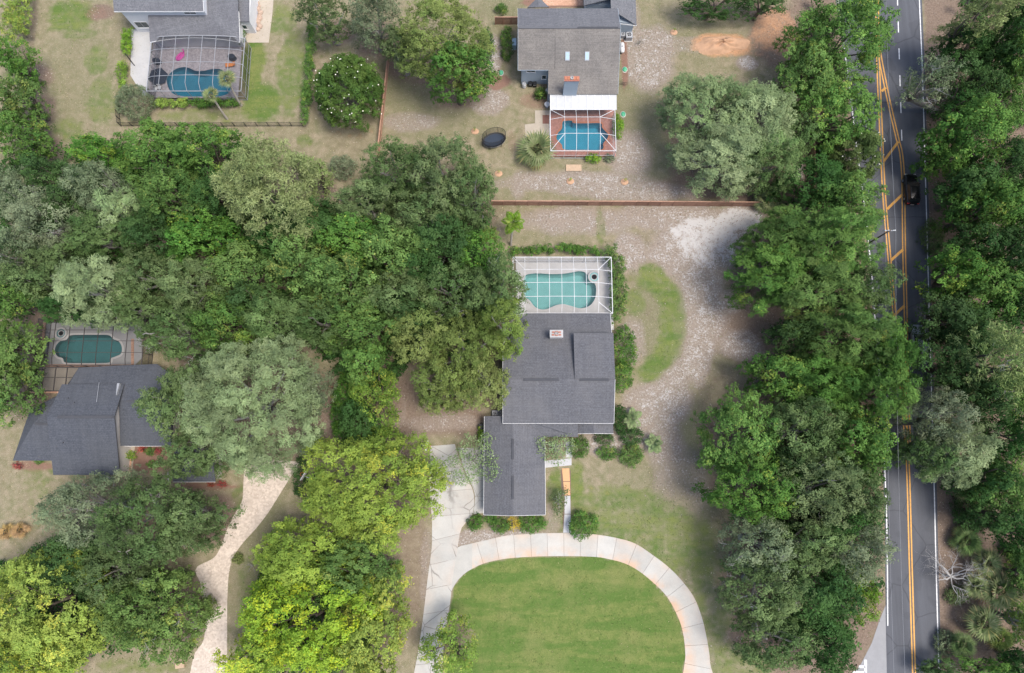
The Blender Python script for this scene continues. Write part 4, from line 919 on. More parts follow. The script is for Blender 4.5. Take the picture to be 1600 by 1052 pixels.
body(hD, rect(xl+.55, xm-.3, yW+.45, yNn-.65), 0, ZE-.12, 'siding_blue'); body(hD, rect(xm-.9, xr-.5, yE+.5, yNn-.6), 0, 2.95, 'siding_blue')
gable_body(hD, xl, xr, yW, 2*yR-yW, ZE-.2, ZR-.35, 'x', 'siding_blue', .5)
for a, b in (((xl,yW-.03,ZE),(xm,yW-.03,ZE)), ((xl-.03,yW,ZE),(xl-.03,yR,ZR)), ((xr+.03,yE,3.2),(xr+.03,yR,ZR)), ((xl-.03,yR,ZR),(xl-.03,yNn,5.2)), ((xr+.03,yR,ZR),(xr+.03,yNn,5.2))): fascia(hD, a, b, 'siding_blue', .16)
MB().bar((xl,yR,ZR+.02), (xr,yR,ZR+.02), .3, .08).build('ridge_cap', M['shingle_grey'], hD); vents(hD, (PX(902,43,ZR),yR,ZR), (PX(966,43,ZR),yR,ZR), .05, .2)
window_s(hD, PX(800+34,112,3.6)-1.0, PX(834,112,3.6)+.2, 3.35, 3.95, yW+.45); window_s(hD, PX(847,122,2.0), PX(853,122,2.0), 1.5, 2.4, yW+.45)
def zat(y): return ZR+(3.2-ZR)*(yR-y)/(yR-yE)
for u in (887, 917.8):
    x = PX(u,87,6.0); ya, yb = PY(u,94.5,5.4), PY(u,80,6.0)
    s_ = MB().slab([(x-.33,ya,zat(ya)+.14),(x+.33,ya,zat(ya)+.14),(x+.33,yb,zat(yb)+.14),(x-.33,yb,zat(yb)+.14)], .2).build('skylight', M['grey_metal'], hD)
    MB().slab([(x-.25,ya+.1,zat(ya+.1)+.155),(x+.25,ya+.1,zat(ya+.1)+.155),(x+.25,yb-.1,zat(yb-.1)+.155),(x-.25,yb-.1,zat(yb-.1)+.155)], .012).build('pane', M['skylight_glass'], s_)
cz = 7.0; cx0, cx1 = PX(882,123,cz), PX(905,123,cz); cy0, cy1 = PY(893,126.5,cz), PY(893,119.5,cz)
ch = MB().box(cx0+.04,cy0+.04,0,cx1-.04,cy1-.04,cz-.1).build('chimney', M['siding_blue'], hD); MB().box(cx0-.04,cy0-.04,cz-.1,cx1+.04,cy1+.04,cz).build('cap', M['brick_red'], ch)
for ax in (.12,.32,.68,.88): MB().box(cx0+(cx1-cx0)*ax-.16,cy0+.1,cz+.002,cx0+(cx1-cx0)*ax+.16,cy1-.1,cz+.12).build('brick', M['terracotta'], ch)
MB().lathe([(.24,0),(.24,.3),(.19,.3),(.17,.05)], 14, ((cx0+cx1)/2,(cy0+cy1)/2,cz+.002)).build('flue_pot', M['patio_white'], ch)
# white metal patio roof, one panel at a time
pz1, pz0 = 2.95, 2.6; pa, pb = PX(859.8,158,2.8), PX(963.7,158,2.8); pyt, pyb = PY(910,147,pz1), PY(910,170.5,pz0)
n = 9
for k in range(n):
    a0, a1 = pa+(pb-pa)*k/n, pa+(pb-pa)*(k+1)/n
    MB().slab([(a0+.02,pyb,pz0),(a1-.02,pyb,pz0),(a1-.02,pyt,pz1),(a0+.02,pyt,pz1)], .08).build('patio_roof_panel', M['patio_roof_white'], hD)
    MB().bar((a0,pyb,pz0+.03), (a0,pyt,pz1+.03), .05, .09).build('panel_rib', M['white_paint'], hD)
MB().bar((pa,pyb-.05,pz0-.04), (pb,pyb-.05,pz0-.04), .1, .2).build('gutter', M['white_metal'], hD)
body(hD, rect(pa+.2, pb-.2, pyb+1.9, pyt+1.0), 0, 2.55, 'siding_blue')
# north porch gable and east wing
slope(hD, [(PX(824,12,5),PY(830,12,5),5.0),(PX(841,-6,5.4),PY(841,-6,5.4),5.2),(PX(841,12,5.6),PY(841,11,5.6),5.6)][::1], 'shingle_grey')
slope(hD, [(PX(858,11,5),PY(858,11,5),5.0),(PX(841,11,5.6),PY(841,11,5.6),5.6),(PX(841,-6,5.4),PY(841,-6,5.4),5.2)], 'shingle_grey')
wx0, wxm, wx1 = PX(912,5,3), PX(954,5,4.4), PX(994,20,3.0); wyS = PY(980,40,3.0); wyN = PY(980,-60,3.0)
slope(hD, [(wx1,wyS,3.0),(wx1,wyN,3.0),(wxm,wyN,4.6),(wxm,wyS+1.6,4.6)], 'shingle_grey'); slope(hD, [(wx0,wyN,3.0),(wx0,PY(930,9,3),3.0),(wxm-.002,PY(930,9,3),4.6),(wxm-.002,wyN,4.6)], 'shingle_grey')
body(hD, [(wx0+.4,PY(930,9,3)+.3),(xr-.3,PY(930,9,3)+.3),(xr-.3,wyS+.35),(wx1-.35,wyS+.35),(wx1-.35,wyN-.4),(wx0+.4,wyN-.4)], 0, 2.85, 'siding_blue'); fascia(hD, (xr+.1,wyS-.03,3.6), (wx1,wyS-.03,3.0), 'white_paint')
MB().slab([(xr+.1,wyS+.35,3.5),(wx1-.35,wyS+.35,2.9),(wx1-.35,wyS+.34,2.88),(xr+.1,wyS+.34,3.48)], .9).build('gable_wall', M['siding_blue'], hD)
tag(MB().prism(rect(PX(848,6), PX(911,6), PY(880,9), PY(880,-60)), -.02, .03).build('patio', M['paver_orange']), 'terracotta paved front patio of the brown roofed house', kind='structure')
ac_unit('larger fan unit east of the brown roofed house', PX(983,55,.8), PY(983,55,.8), 1.05, .95); ac_unit('smaller fan unit tucked against the brown roofed house', PX(973.5,53,.8), PY(973.5,53,.8), .7, .8)
o = empty('propane_tank', P(972,75,.5)[:2]+(0,)); tag(o, 'white elongated tank against the east wall of the brown roofed house', 'tank')
MB().tube([(0,-.85,.55),(0,-.75,.55),(0,-.6,.55),(0,.6,.55),(0,.75,.55),(0,.85,.55)], [.08,.28,.36,.36,.28,.08], 14).build('vessel', M['white_metal'], o, True)
for yy in (-.4,.4): MB().box(-.22,yy-.06,0,.22,yy+.06,.24).build('cradle', M['deck_light'], o)
MB().lathe([(.1,.88),(.1,1.0),(.04,1.02)], 10).build('valve_dome', M['grey_metal'], o)
o = empty('utility_box', P(803.5,68,.7)[:2]+(0,)); tag(o, 'pale utility cabinet at the west wall of the brown roofed house', 'cabinet')
MB().rbox(-.32,-.65,.05,.32,.65,1.15,.05).build('cabinet', M['skylight_glass'], o); MB().box(-.36,-.7,0,.36,.7,.06).build('plinth', M['deck_light'], o)
for k, (u, v, lb) in enumerate(((828.5,131,'black covered grill at the blue wall, left one'), (835.5,131.5,'black covered grill at the blue wall, right one'))):
    o = empty('grill', P(u,v,.6)[:2]+(0,)); tag(o, lb, 'grill')
    MB().rbox(-.3,-.28,.55,.3,.28,.95,.1).build('hood', M['black_plastic'], o); MB().box(-.28,-.25,.05,.28,.25,.5).build('cart', M['black_metal'], o); MB().bar((-.2,-.32,.8), (.2,-.32,.8), .03).build('handle', M['grey_metal'], o)
o = empty('water_barrel', P(819,133,.6)[:2]+(0,)); tag(o, 'white round barrel at the corner of the blue wall', 'barrel')
MB().lathe([(.28,0),(.33,.3),(.33,.7),(.28,1.0),(.26,1.0),(.25,.95)], 16).build('vessel', M['white_metal'], o); MB().lathe([(.255,.94),(.255,.965),(.05,.98)], 16).build('lid', M['grey_metal'], o)
for k, (u, v, lb) in enumerate(((856,142,'upper white garden table left of the white patio roof'), (855,163,'lower white garden table left of the white patio roof'))):
    o = empty('garden_table', P(u,v,.7)[:2]+(0,)); tag(o, lb, 'table')
    MB().lathe([(.40,.68),(.42,.70),(.42,.73),(.38,.74)], 18).build('top', M['white_metal'], o); MB().lathe([(.05,.05),(.05,.68)], 8).build('stem', M['grey_metal'], o); MB().lathe([(.26,0),(.22,.05),(.05,.07)], 14).build('foot', M['grey_metal'], o)
OUTD = [(879,191),(884,189),(894,189),(896,192.5),(915,193),(938,193),(941,200),(950.5,212),(943,224),(940,234),(910,234.5),(882,234),(877.5,226),(869.5,217),(872,208),(878,201)]
poolD = rect(PX(860,208), PX(961,208), PY(910,245,0), PY(910,160,0))
pool('swimming_pool', 'deep blue swimming pool set in the red brick deck', OUTD, 'plaster_blue', 'pool_water_blue', poolD, 'paver_red', 'red brick pool deck', 'terracotta')
cy1, cy0 = PY(910,171.5,2.6), PY(910,236,2.6)
xsD = [PX(u,208,3.2) for u in (882.6,901,919,938)]; ysD = [PY(910,183.5,3.2), PY(910,208.5,3.3)]
cage('pool_cage', 'white framed screen cage over the deep blue pool', PX(860,205,2.6), PX(961.7,205,2.6), cy0, cy1, xsD, ysD, 2.6, 3.3, (xsD[0]-PX(860,205,2.6), PX(961.7,205,2.6)-xsD[-1], ysD[1]-cy0, cy1-ysD[0]), 'white_metal', 'screen_mesh', 'swe', .06, 0)
pt = MB().prism([P(u,v)[:2] for u, v in ((836,173),(859,173),(859,214),(838,220),(821,216),(820,195),(836,193))], -.02, .05).build('patio', M['patio_cream']); tag(pt, 'cream concrete patio left of the red brick deck', kind='structure')
m_ = MB().box(-.55,-.7,0,.55,.7,.03).build('door_mat', M['brown_mat'], None, loc=(PX(853.5,187),PY(853.5,187),.055)); tag(m_, 'brown mat on the cream patio', 'mat')
o = empty('wooden_steps', P(896.5,262,.2)[:2]+(0,)); tag(o, 'tan wooden step platform below the red pool deck', 'steps')
for k in range(5): MB().box(-1.15,-.5+k*.2,.12,1.15,-.5+k*.2+.18,.17).build('plank', M['wood_tan'], o)
for xx in (-1.0, 1.0): MB().box(xx-.06,-.48,0,xx+.06,.48,.115).build('beam', M['wood_tan'], o)

# ---- house left (slate roof)
hC = empty('house'); tag(hC, 'house with stepped slate blue roof and cream gable wall beside the bronze pool cage', 'house')
CE, CR = 3.0, 5.6
bx0, bx1 = PX(88,700,CE), PX(191,700,CE); by0 = PY(140,742,CE); byr = PY(130,651.5,CR); by1 = PY(130,600.5,4.2)
slope(hC, [(bx0,by0,CE),(bx1,by0,CE),(bx1-.9+.9,byr,CR),(bx0,byr,CR)], 'shingle_slate'); slope(hC, [(bx1,by1,4.1),(bx0+.5,by1,4.1),(bx0,byr-.002,CR-.002),(bx1,byr-.002,CR-.002)], 'shingle_slate')
MB().bar((PX(90,651,CR),byr,CR+.03), (PX(177,651,CR),byr,CR+.03), .34, .08).build('ridge_vent', M['vent_dark'], hC)
yb = byr-(by1-byr); body(hC, rect(bx0+.5, bx1-.6, by0+.6, by1-.5), 0, CE-.1, 'siding_cream')
m = MB(); q = [(by0+.45,0),(by1-.35,0),(by1-.35,3.85),(byr,CR-.2),(by0+.45,CE-.15)]
m.add([(bx1-.45,a,b) for a, b in q]+[(bx0+.45,a,b) for a, b in q], [(0,1,2,3,4),(9,8,7,6,5)]+[(i,5+i,5+(i+1)%5,(i+1)%5) for i in range(5)]); m.build('gable_wall', M['siding_cream'], hC)
fascia(hC, (bx1+.03,by0,CE), (bx1+.03,byr,CR), 'vent_dark'); fascia(hC, (bx1+.03,byr,CR), (bx1+.03,by1,4.1), 'vent_dark'); fascia(hC, (bx0,by0-.03,CE), (bx1,by0-.03,CE), 'vent_dark')
# west wing, hipped
w0 = PX(20,719,2.7); wy0 = PY(50,720,2.7); wy1 = PY(45,640,2.7); wr = PY(60,663,3.9)
slope(hC, [(w0,wy0,2.7),(bx0+.3,wy0,2.7),(bx0+.3,wr,4.0),(PX(52,663,4.0),wr,4.0)], 'shingle_slate'); slope(hC, [(PX(47,640,2.7),wy1,2.7),(w0,wy0,2.7),(PX(52,663,4.0),wr,4.0)], 'shingle_slate')
slope(hC, [(bx0+.3,PY(100,613,2.9),2.9),(PX(98,613,2.9),PY(98,613,2.9),2.7),(PX(47,640,2.7),wy1,2.7),(PX(52,663,4.0),wr,4.0),(bx0+.3,wr,4.0)], 'shingle_slate')
vents(hC, (PX(55,663,4.0),wr,4.0), (PX(84,663,4.0),wr,4.0), .05, .3); body(hC, [(w0+.6,wy0+.5),(bx0+.5,wy0+.5),(bx0+.5,PY(100,618,2.5)),(PX(50,645,2.5),wy1-.6)], 0, 2.45, 'siding_cream')
# north wing and east wing
nz = 3.0; ny = PY(180,571,nz); er = PY(220,627,4.4); es = PY(225,697,CE); ex = PX(268,690,CE)
slope(hC, [(PX(245,569,nz),ny+.2,nz),(PX(123,574,nz),ny-.3,nz),(PX(100,612,nz),PY(100,612,3.2),3.2),(bx0+1.2,by1+.02,3.75),(bx1,by1+.02,3.95),(bx1-.3,er,4.37),(PX(250,627,4.4),er,4.35)], 'shingle_slate')
slope(hC, [(PX(194,698,CE)+.2,es,CE),(ex,es,CE),(PX(262,627,4.4),er,4.38),(bx1-.3,er,4.38),(bx1-.3,es,CE)], 'shingle_slate'); slope(hC, [(ex,es,CE),(PX(275,590,CE),PY(275,590,CE),CE),(PX(262,627,4.4),er,4.37)], 'shingle_slate')
slope(hC, [(PX(275,590,CE),PY(275,590,CE),CE),(PX(245,569,nz),ny+.2,nz),(PX(250,627,4.4),er,4.345),(PX(262,627,4.4),er,4.36)], 'shingle_slate')
vents(hC, (PX(198,627,4.4),er,4.4), (PX(216,627,4.4),er,4.4), .04, .28); body(hC, [(bx1-1,es+.5),(ex-.6,es+.5),(PX(268,600,2.5),PY(268,600,2.5)),(PX(240,576,2.5),ny-.6),(PX(128,579,2.5),ny-.9),(PX(108,612,2.5),by1+.3)], 0, 2.75, 'siding_cream')
fascia(hC, (PX(194,698,CE),es-.03,CE), (ex,es-.03,CE), 'white_paint')
tag(MB().prism([(bx1-.5,by0+.3),(PX(206,744),by0+.3),(PX(211,700),es+.6),(bx1-.5,es+.6)], -.02, .05).build('patio', M['patio_cream']), 'cream entry porch floor at the cream gable wall', kind='structure')
MB().bar((PX(152,603,4.6),by1+.25,4.25), (PX(150,630,5.2),byr-2.0+4.0,5.1), .05, .06).build('flashing', M['grey_metal'], hC)
MB().slab([(PX(183,604,4.4),by1+.1,4.5),(PX(187,604,4.4),by1+.1,4.5),(PX(181.2,620,5.0),byr+2.9,4.95),(PX(180.6,620,5.0),byr+2.9,4.95)], .5).build('cricket', M['grey_metal'], hC)
for u, v, z in ((106,622,4.9),(115.5,629,5.1),(98,692,4.6),(226,650,4.1),(60,658,3.9)): pipe(hC, PX(u,v,z), PY(u,v,z), z-.25, .06, .3)
# detached garage roof under the oak
gz_ = 2.7; gx0, gx1 = PX(272,730,gz_), PX(338,730,gz_); gy0, gy1 = PY(300,753,gz_), PY(300,700,gz_); gm = (gy0+gy1)/2
slope(hC, [(gx0,gy0,gz_),(gx1,gy0,gz_),(gx1,gm,3.6),(gx0,gm,3.6)], 'shingle_slate'); slope(hC, [(gx1,gy1,gz_),(gx0,gy1,gz_),(gx0,gm-.002,3.6),(gx1,gm-.002,3.6)], 'shingle_slate'); gable_body(hC, gx0, gx1, gy0, gy1, gz_-.2, 3.35, 'x', 'siding_cream', .35)
fascia(hC, (gx0,gy0-.03,gz_), (gx1,gy0-.03,gz_))
# entry step of that house
tag(MB().prism([P(u,v)[:2] for u, v in ((196,702),(206,702),(206,746),(194,746))], -.02, .06).build('patio', M['paver_orange']), 'brick entry path below the cream gable wall', kind='structure')
# pool of the slate house
OUTC = [(86,549),(88,540),(95,533),(104,531),(110,524.5),(128,523.5),(150,523.5),(170,524),(177,530),(186,534),(190.5,543),(189,553),(180,557.5),(174,560),(171,566.5),(150,567.5),(120,567.5),(102,566.5),(98,560),(90,557)]
deckC = [P(u,v)[:2] for u, v in ((67,570),(210,572),(222,560),(222,503),(72,503))]
pool('swimming_pool', 'dark teal swimming pool inside the bronze pool cage', OUTC, 'plaster_teal', 'pool_water_teal', deckC, 'patio_white', 'white deck inside the bronze pool cage')
spa('round dark spa in the corner of the bronze pool cage', 95.5, 521, .85, 'deck_light', 'plaster_teal')
xsC = [PX(u,540,2.9) for u in (84,107,130,152,175,198)]; ysC = [PY(140,v,2.9) for v in (516,533,551)]
cage('pool_cage', 'dark bronze screen cage over the teal pool', PX(55,540,2.8), PX(224,540,2.8), PY(140,571,2.8), PY(140,498,2.8), xsC, ysC, 2.8, 3.0, (.8,.8,.8,.8), 'bronze_metal', 'screen_mesh_dark', 'nwes', .08, 0, hip=False)
tag(MB().prism([P(u,v)[:2] for u, v in ((62,575),(128,575),(112,612),(60,612))], -.02, .06).build('patio', M['patio_cream']), 'cream porch floor behind the slate roof', kind='structure')
xsP = [PX(u,590,2.6) for u in (68,86,104)]; ysP = [PY(90,590,2.6)]
cage('porch_cage', 'small bronze screen cage over the cream porch', PX(47,590,2.6), PX(124,590,2.6), PY(90,611,2.6), PY(90,573,2.6)-.1, xsP, ysP, 2.6, 2.65, (.3,.3,.3,.3), 'bronze_metal', 'screen_mesh_dark', 'w', .11, 0, hip=False)
for a, b in (((54,571.5),(210,572)), ((40,612),(100,613)), ((208,530),(208,572)), ((71,503),(66,570))):
    q, r = P(*a), P(*b); kb = MB().bar((q[0],q[1],.14), (r[0],r[1],.14), .35, .12).build('brick_border', M['paver_orange'], None); tag(kb, {571.5:'long brick border between the teal pool deck and the porch', 612:'brick border below the cream porch', 530:'brick border at the east end of the bronze pool cage', 503:'brick border at the west side of the bronze pool cage'}[a[1]], 'border')

# ---- house top left (grey roof, white siding)
hB = empty('house'); tag(hB, 'two-storey white house with grey shingle roof at the top edge', 'house')
UE = 5.4; u0, u1 = PX(178,18,UE), PX(318,18,UE); uy = PY(250,18,UE); un = PY(250,-70,7.2)
slope(hB, [(u0,uy,UE),(u1,uy,UE),(u1,un,8.0),(u0,un,8.0)], 'shingle_grey'); body(hB, rect(u0+.7, u1-.1, uy+.3, un-1), 0, UE-.15, 'siding_white')
m = MB(); m.add([(u1-.1,uy+.3,UE-.2),(u1-.1,un,UE-.2),(u1-.1,un,7.8),(u1-.08,uy+.3,UE-.2),(u1-.08,un,UE-.2),(u1-.08,un,7.8)], [(2,1,0),(3,4,5)]); m.build('gable_wall', M['siding_white'], hB)
fascia(hB, (u0,uy-.03,UE), (u1,uy-.03,UE)); fascia(hB, (u1+.03,uy,UE), (u1+.03,un,8.0))
wy = uy+.3
window_s(hB, PX(214,34,1.7), PX(233,34,1.7), 1.2, 2.5, wy); window_s(hB, PX(288,21.5,4.6), PX(306,21.5,4.6), 4.45, 4.95, wy); window_s(hB, PX(234,20,4.9), PX(241,20,4.9), 4.85, 5.05, wy, panes=1); window_s(hB, PX(264,20,4.9), PX(272,20,4.9), 4.85, 5.05, wy, panes=1)
LE, LT = 2.9, 4.1; l0, l1 = PX(235,60,LE), PX(375,60,LE); lyb = PY(300,66,LE); lyt = PY(300,24,LT)
arc = [(l0+(l1-l0)*k/10, lyb+.75*(1-((k-5)/5)**2), LE) for k in range(11)]
xk = u1+.02
slope(hB, arc+[(l1,un,LT+2.2),(xk,un,LT+2.2),(xk,lyt,LT),(l0,lyt,LT)], 'shingle_grey', .14)
body(hB, rect(l0+.4, l1-.4, lyb+1.1, un-1), 0, LE-.2, 'siding_white'); fascia(hB, (l1+.03,lyb,LE), (l1+.03,PY(375,18,LT),LT))
for k in range(10): MB().bar(tuple(arc[k][:2])+(LE-.08,), tuple(arc[k+1][:2])+(LE-.08,), .1, .16).build('fascia', M['white_paint'], hB)
e0, e1 = PX(375.5,34,3.2), PX(389,34,3.2); ey = PY(382,34,3.2); en = PY(382,-60,3.2)
slope(hB, [(e0,ey,3.2),(e1,ey,3.2),(e1-.2,en,4.6),(e0-1.2,en,4.6)], 'shingle_grey'); body(hB, rect(e0-.3, e1-.05, ey+.2, en), 0, 3.0, 'siding_white')
window_s(hB, PX(392,40,1.6)-1.2, PX(392,40,1.6)-.6, 1.2, 2.1, ey+.2, panes=1)
tag(MB().prism([P(u,v)[:2] for u, v in ((382,47),(392,47),(396,-60),(432,-60),(426,20),(420,67),(385,67))], -.02, .05).build('patio', M['patio_cream']), 'tan concrete pad right of the two-storey white house', kind='structure')
rk = random.Random(3)
for k in range(9):
    u, v = 404+rk.uniform(-4,5), 6+k*5+rk.uniform(-1,1); s = rk.uniform(.3,.6); x, y, _ = P(u, v)
    o = MB().lathe([(s*.8,0),(s,s*.25),(s*.7,s*.6),(s*.15,s*.75)], 7, (0,0,0), 1, .8).build('boulder', M['rock_tan'], None, loc=(x,y,.05), rot=(0,0,rk.random()*6)); tag(o, 'reddish tan boulder in the heap on the tan concrete pad', 'boulder', 'boulders heaped on the tan concrete pad')
tag(MB().prism([P(u,v)[:2] for u, v in ((206,46),(238,46),(236,150),(224,150),(204,118))], -.02, .055).build('patio', M['patio_white']), 'white paved strip left of the two-storey house pool cage', kind='structure')
OUTB = [(264,128),(267,118),(276,110),(288,106.5),(297,108),(306,112),(318,112),(330,109.5),(343,110),(352,118),(358,132),(354,145),(338,150),(310,150),(284,149),(270,143)]
OUTB = [(312+(a-312)*1.07, 130+(b-130)*1.06) for a, b in OUTB]
deckB = [P(u,v)[:2] for u, v in ((233,153),(372,155),(378,82),(376,60),(240,60))]
pool('swimming_pool', 'dark blue swimming pool behind the two-storey white house', OUTB, 'plaster_deep', 'pool_water_blue', deckB, 'paver_mauve', 'mauve grey paved deck of the two-storey house', 'paver_mauve')
cw, ce, cs, cn = PX(232,105,2.8), PX(379,105,2.8), PY(300,142,2.8), lyb+.7
xsB = [cw+(ce-cw)*k/7 for k in range(1,7)]; ysB = [cs+(cn-cs)*k for k in (.25,.5,.76)]
cage('pool_cage', 'grey screen cage over the dark blue pool of the two-storey house', cw, ce, cs, cn, xsB, ysB, 2.7, 3.0, (.9,.9,.9,0), 'grey_metal', 'screen_mesh_dark', 'swe', .07, .5, hip=False)
def at0(name, u, v, label, cat, z=.1, rz=0):
    x, y, _ = P(u, v, z); o = empty(name, (x,y,z), rz); tag(o, label, cat); return o
o = at0('pool_float', 282, 89, 'pink inflatable pool float lying on the mauve deck', 'pool float', .1, .9)
MB().tube([(-.75,0,.12),(-.5,.28,.12),(0,.34,.12),(.5,.28,.12),(.8,0,.12),(.5,-.28,.12),(0,-.34,.12),(-.5,-.28,.12),(-.75,0,.12)], .13, 8).build('ring', M['pink_vinyl'], o, True); MB().rbox(-.5,-.2,.02,.5,.2,.12,.04).build('mattress', M['pink_vinyl'], o); MB().tube([(.75,0,.15),(.95,.05,.35),(1.0,.1,.6),(1.15,.1,.65)], [.1,.08,.08,.05], 8).build('neck', M['pink_vinyl'], o, True)
o = at0('sun_lounger', 361, 103, 'orange cushioned lounger at the east side of the mauve deck', 'lounger', .1, .15)
MB().rbox(-.75,-.32,.26,.35,.32,.38,.05).build('cushion', M['orange_fabric'], o); MB().slab([(.35,-.32,.38),(.78,-.32,.62),(.78,.32,.62),(.35,.32,.38)], .1).build('backrest', M['orange_fabric'], o)
for xx in (-.65,.5):
    for yy in (-.27,.27): MB().box(xx-.03,yy-.03,0,xx+.03,yy+.03,.255).build('leg', M['grey_metal'], o)
o = at0('spa', 249, 122, 'dark covered hexagonal spa west of the dark blue pool', 'spa', .1, .3)
MB().lathe([(1.35,0),(1.45,.35)], 6).build('tub', M['grey_metal'], o); MB().lathe([(1.5,.352),(1.5,.42),(.2,.47)], 6).build('cover', M['navy_vinyl'], o)
for u, v, lb in ((247,98,'dark round covered table beside the west screen of the mauve deck'), (364,92,'dark covered table in the east corner of the mauve deck')):
    o = at0('covered_table', u, v, lb, 'table'); MB().lathe([(.62,.02),(.56,.6),(.54,.72),(.1,.78)], 16, (0,0,0), 1, .75).build('cover', M['navy_vinyl'], o); MB().lathe([(.1,.0),(.1,.6)], 8).build('stem', M['black_metal'], o)
for u, v, lb in ((245,141,'left white chair at the front corner of the mauve deck'), (251,139,'right white chair at the front corner of the mauve deck')):
    o = at0('garden_chair', u, v, lb, 'chair'); MB().rbox(-.25,-.25,.4,.25,.25,.45,.02).build('seat', M['white_metal'], o); MB().box(-.25,.22,.455,.25,.27,.9).build('backrest', M['white_metal'], o)
    for xx in (-.22,.22):
        for yy in (-.22,.22): MB().box(xx-.025,yy-.025,0,xx+.025,yy+.025,.4).build('leg', M['white_metal'], o)

# cut the ground sheet under the pools: drop those vertices into a pit
gme = bpy.data.objects['ground'].data; gco = np.zeros(len(gme.vertices)*3, np.float32); gme.vertices.foreach_get('co', gco); gco = gco.reshape(-1, 3)
for h in HOLES:
    lo, hi = h.min(0)-.2, h.max(0)+.2; w = np.where((gco[:,0] > lo[0]-1) & (gco[:,0] < hi[0]+1) & (gco[:,1] > lo[1]-1) & (gco[:,1] < hi[1]+1))[0]
    px, py_ = gco[w,0], gco[w,1]; ins = np.zeros(len(w), bool); dm = np.full(len(w), 1e9); n = len(h)
    for i in range(n):
        a, b = h[i], h[(i+1)%n]; ins ^= ((a[1] > py_) != (b[1] > py_)) & (px < (b[0]-a[0])*(py_-a[1])/(b[1]-a[1]+1e-12)+a[0]); dm = np.minimum(dm, np.hypot(px-a[0], py_-a[1]))
    gco[w[ins | (dm < .75)], 2] = -2.6
gme.vertices.foreach_set('co', gco.ravel()); gme.update()
# ------------------------------------------------------------------ foliage
def unit(a): return a/np.maximum(np.linalg.norm(a, axis=-1, keepdims=True), 1e-9)
def leaf_mesh(name, c, nrm, ax, ln, wd, tint, mat, bend=.25):
    """leaves as little pointed quads: centre, normal, long axis, length, width"""
    n = len(c); t = unit(ax-nrm*np.sum(ax*nrm, 1, keepdims=True)); b = np.cross(nrm, t)
    L, W = ln[:,None]*.5, wd[:,None]*.5
    v = np.empty((n, 4, 3), np.float32)
    v[:,0] = c-t*L; v[:,1] = c+b*W-nrm*W*bend; v[:,2] = c+t*L-nrm*L*bend*.6; v[:,3] = c-b*W-nrm*W*bend
    me = bpy.data.meshes.new(name); me.vertices.add(4*n); me.vertices.foreach_set('co', v.ravel())
    me.loops.add(4*n); me.loops.foreach_set('vertex_index', np.arange(4*n, dtype=np.int32)); me.polygons.add(n); me.polygons.foreach_set('loop_start', np.arange(0, 4*n, 4, dtype=np.int32))
    a = me.attributes.new('tint', 'FLOAT_VECTOR', 'FACE'); a.data.foreach_set('vector', tint.astype(np.float32).ravel())
    me.materials.append(M[mat]); me.update(calc_edges=True); return me
# style: lobe radius, sub-clump radius, leaf length, leaf width, leaves per m2 of crown, flatness, orientation, share of yellow leaves, material
STY = {
 'oak':   dict(lobe=1.25, sub=.42, ll=0.27, lw=0.136, den=157, flat=.62, mode='mix', yel=0, mat='leaf_oak', bark='bark_grey', rag=.22),
 'grey':  dict(lobe=1.15, sub=.46, ll=0.28, lw=0.120, den=142, flat=.62, mode='mix', yel=0, mat='leaf_grey', bark='bark_grey', rag=.26),
 'pale':  dict(lobe=1.45, sub=.50, ll=0.43, lw=0.088, den=195, flat=.66, mode='radial', yel=0, mat='leaf_pale', bark='bark_grey', rag=.20),
 'green': dict(lobe=1.10, sub=.40, ll=0.28, lw=0.160, den=150, flat=.66, mode='mix', yel=.05, mat='leaf_green', bark='bark', rag=.25),
 'freshgreen': dict(lobe=1.10, sub=.40, ll=.28, lw=.16, den=150, flat=.66, mode='mix', yel=.05, mat='leaf_fresh', bark='bark', rag=.2),
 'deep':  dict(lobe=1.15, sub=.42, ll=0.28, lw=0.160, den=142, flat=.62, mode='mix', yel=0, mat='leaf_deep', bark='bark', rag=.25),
 'olive': dict(lobe=1.35, sub=.42, ll=0.23, lw=0.136, den=168, flat=.70, mode='mix', yel=0, mat='leaf_olive', bark='bark_grey', rag=.18),
 'yellow':dict(lobe=1.05, sub=.40, ll=0.28, lw=0.160, den=156, flat=.66, mode='mix', yel=.13, mat='leaf_yellow', bark='bark', rag=.25),
 'yellowish':dict(lobe=1.20, sub=.42, ll=0.33, lw=0.128, den=162, flat=.68, mode='radial', yel=.04, mat='leaf_yellow', bark='bark', rag=.2),
 'lime':  dict(lobe=.75, sub=.36, ll=0.27, lw=0.144, den=105, flat=.7, mode='mix', yel=.1, mat='leaf_lime', bark='bark', rag=.3),
 'brush': dict(lobe=1.30, sub=.42, ll=0.48, lw=0.096, den=168, flat=.75, mode='radial', yel=.02, mat='leaf_green', bark='bark', rag=.30),
 'pine':  dict(lobe=.62, sub=.30, ll=.52, lw=.11, den=150, flat=.75, mode='tuft', yel=0, mat='leaf_pine', bark='bark', rag=.25),
 'magnolia': dict(lobe=.75, sub=.34, ll=0.28, lw=0.136, den=285, flat=.8, mode='mix', yel=.0, mat='leaf_magnolia', bark='bark', rag=.04),
 'shrub': dict(lobe=.34, sub=.2, ll=.20, lw=.12, den=150, flat=.8, mode='mix', yel=.05, mat='leaf_green', bark='bark', rag=.15),
}
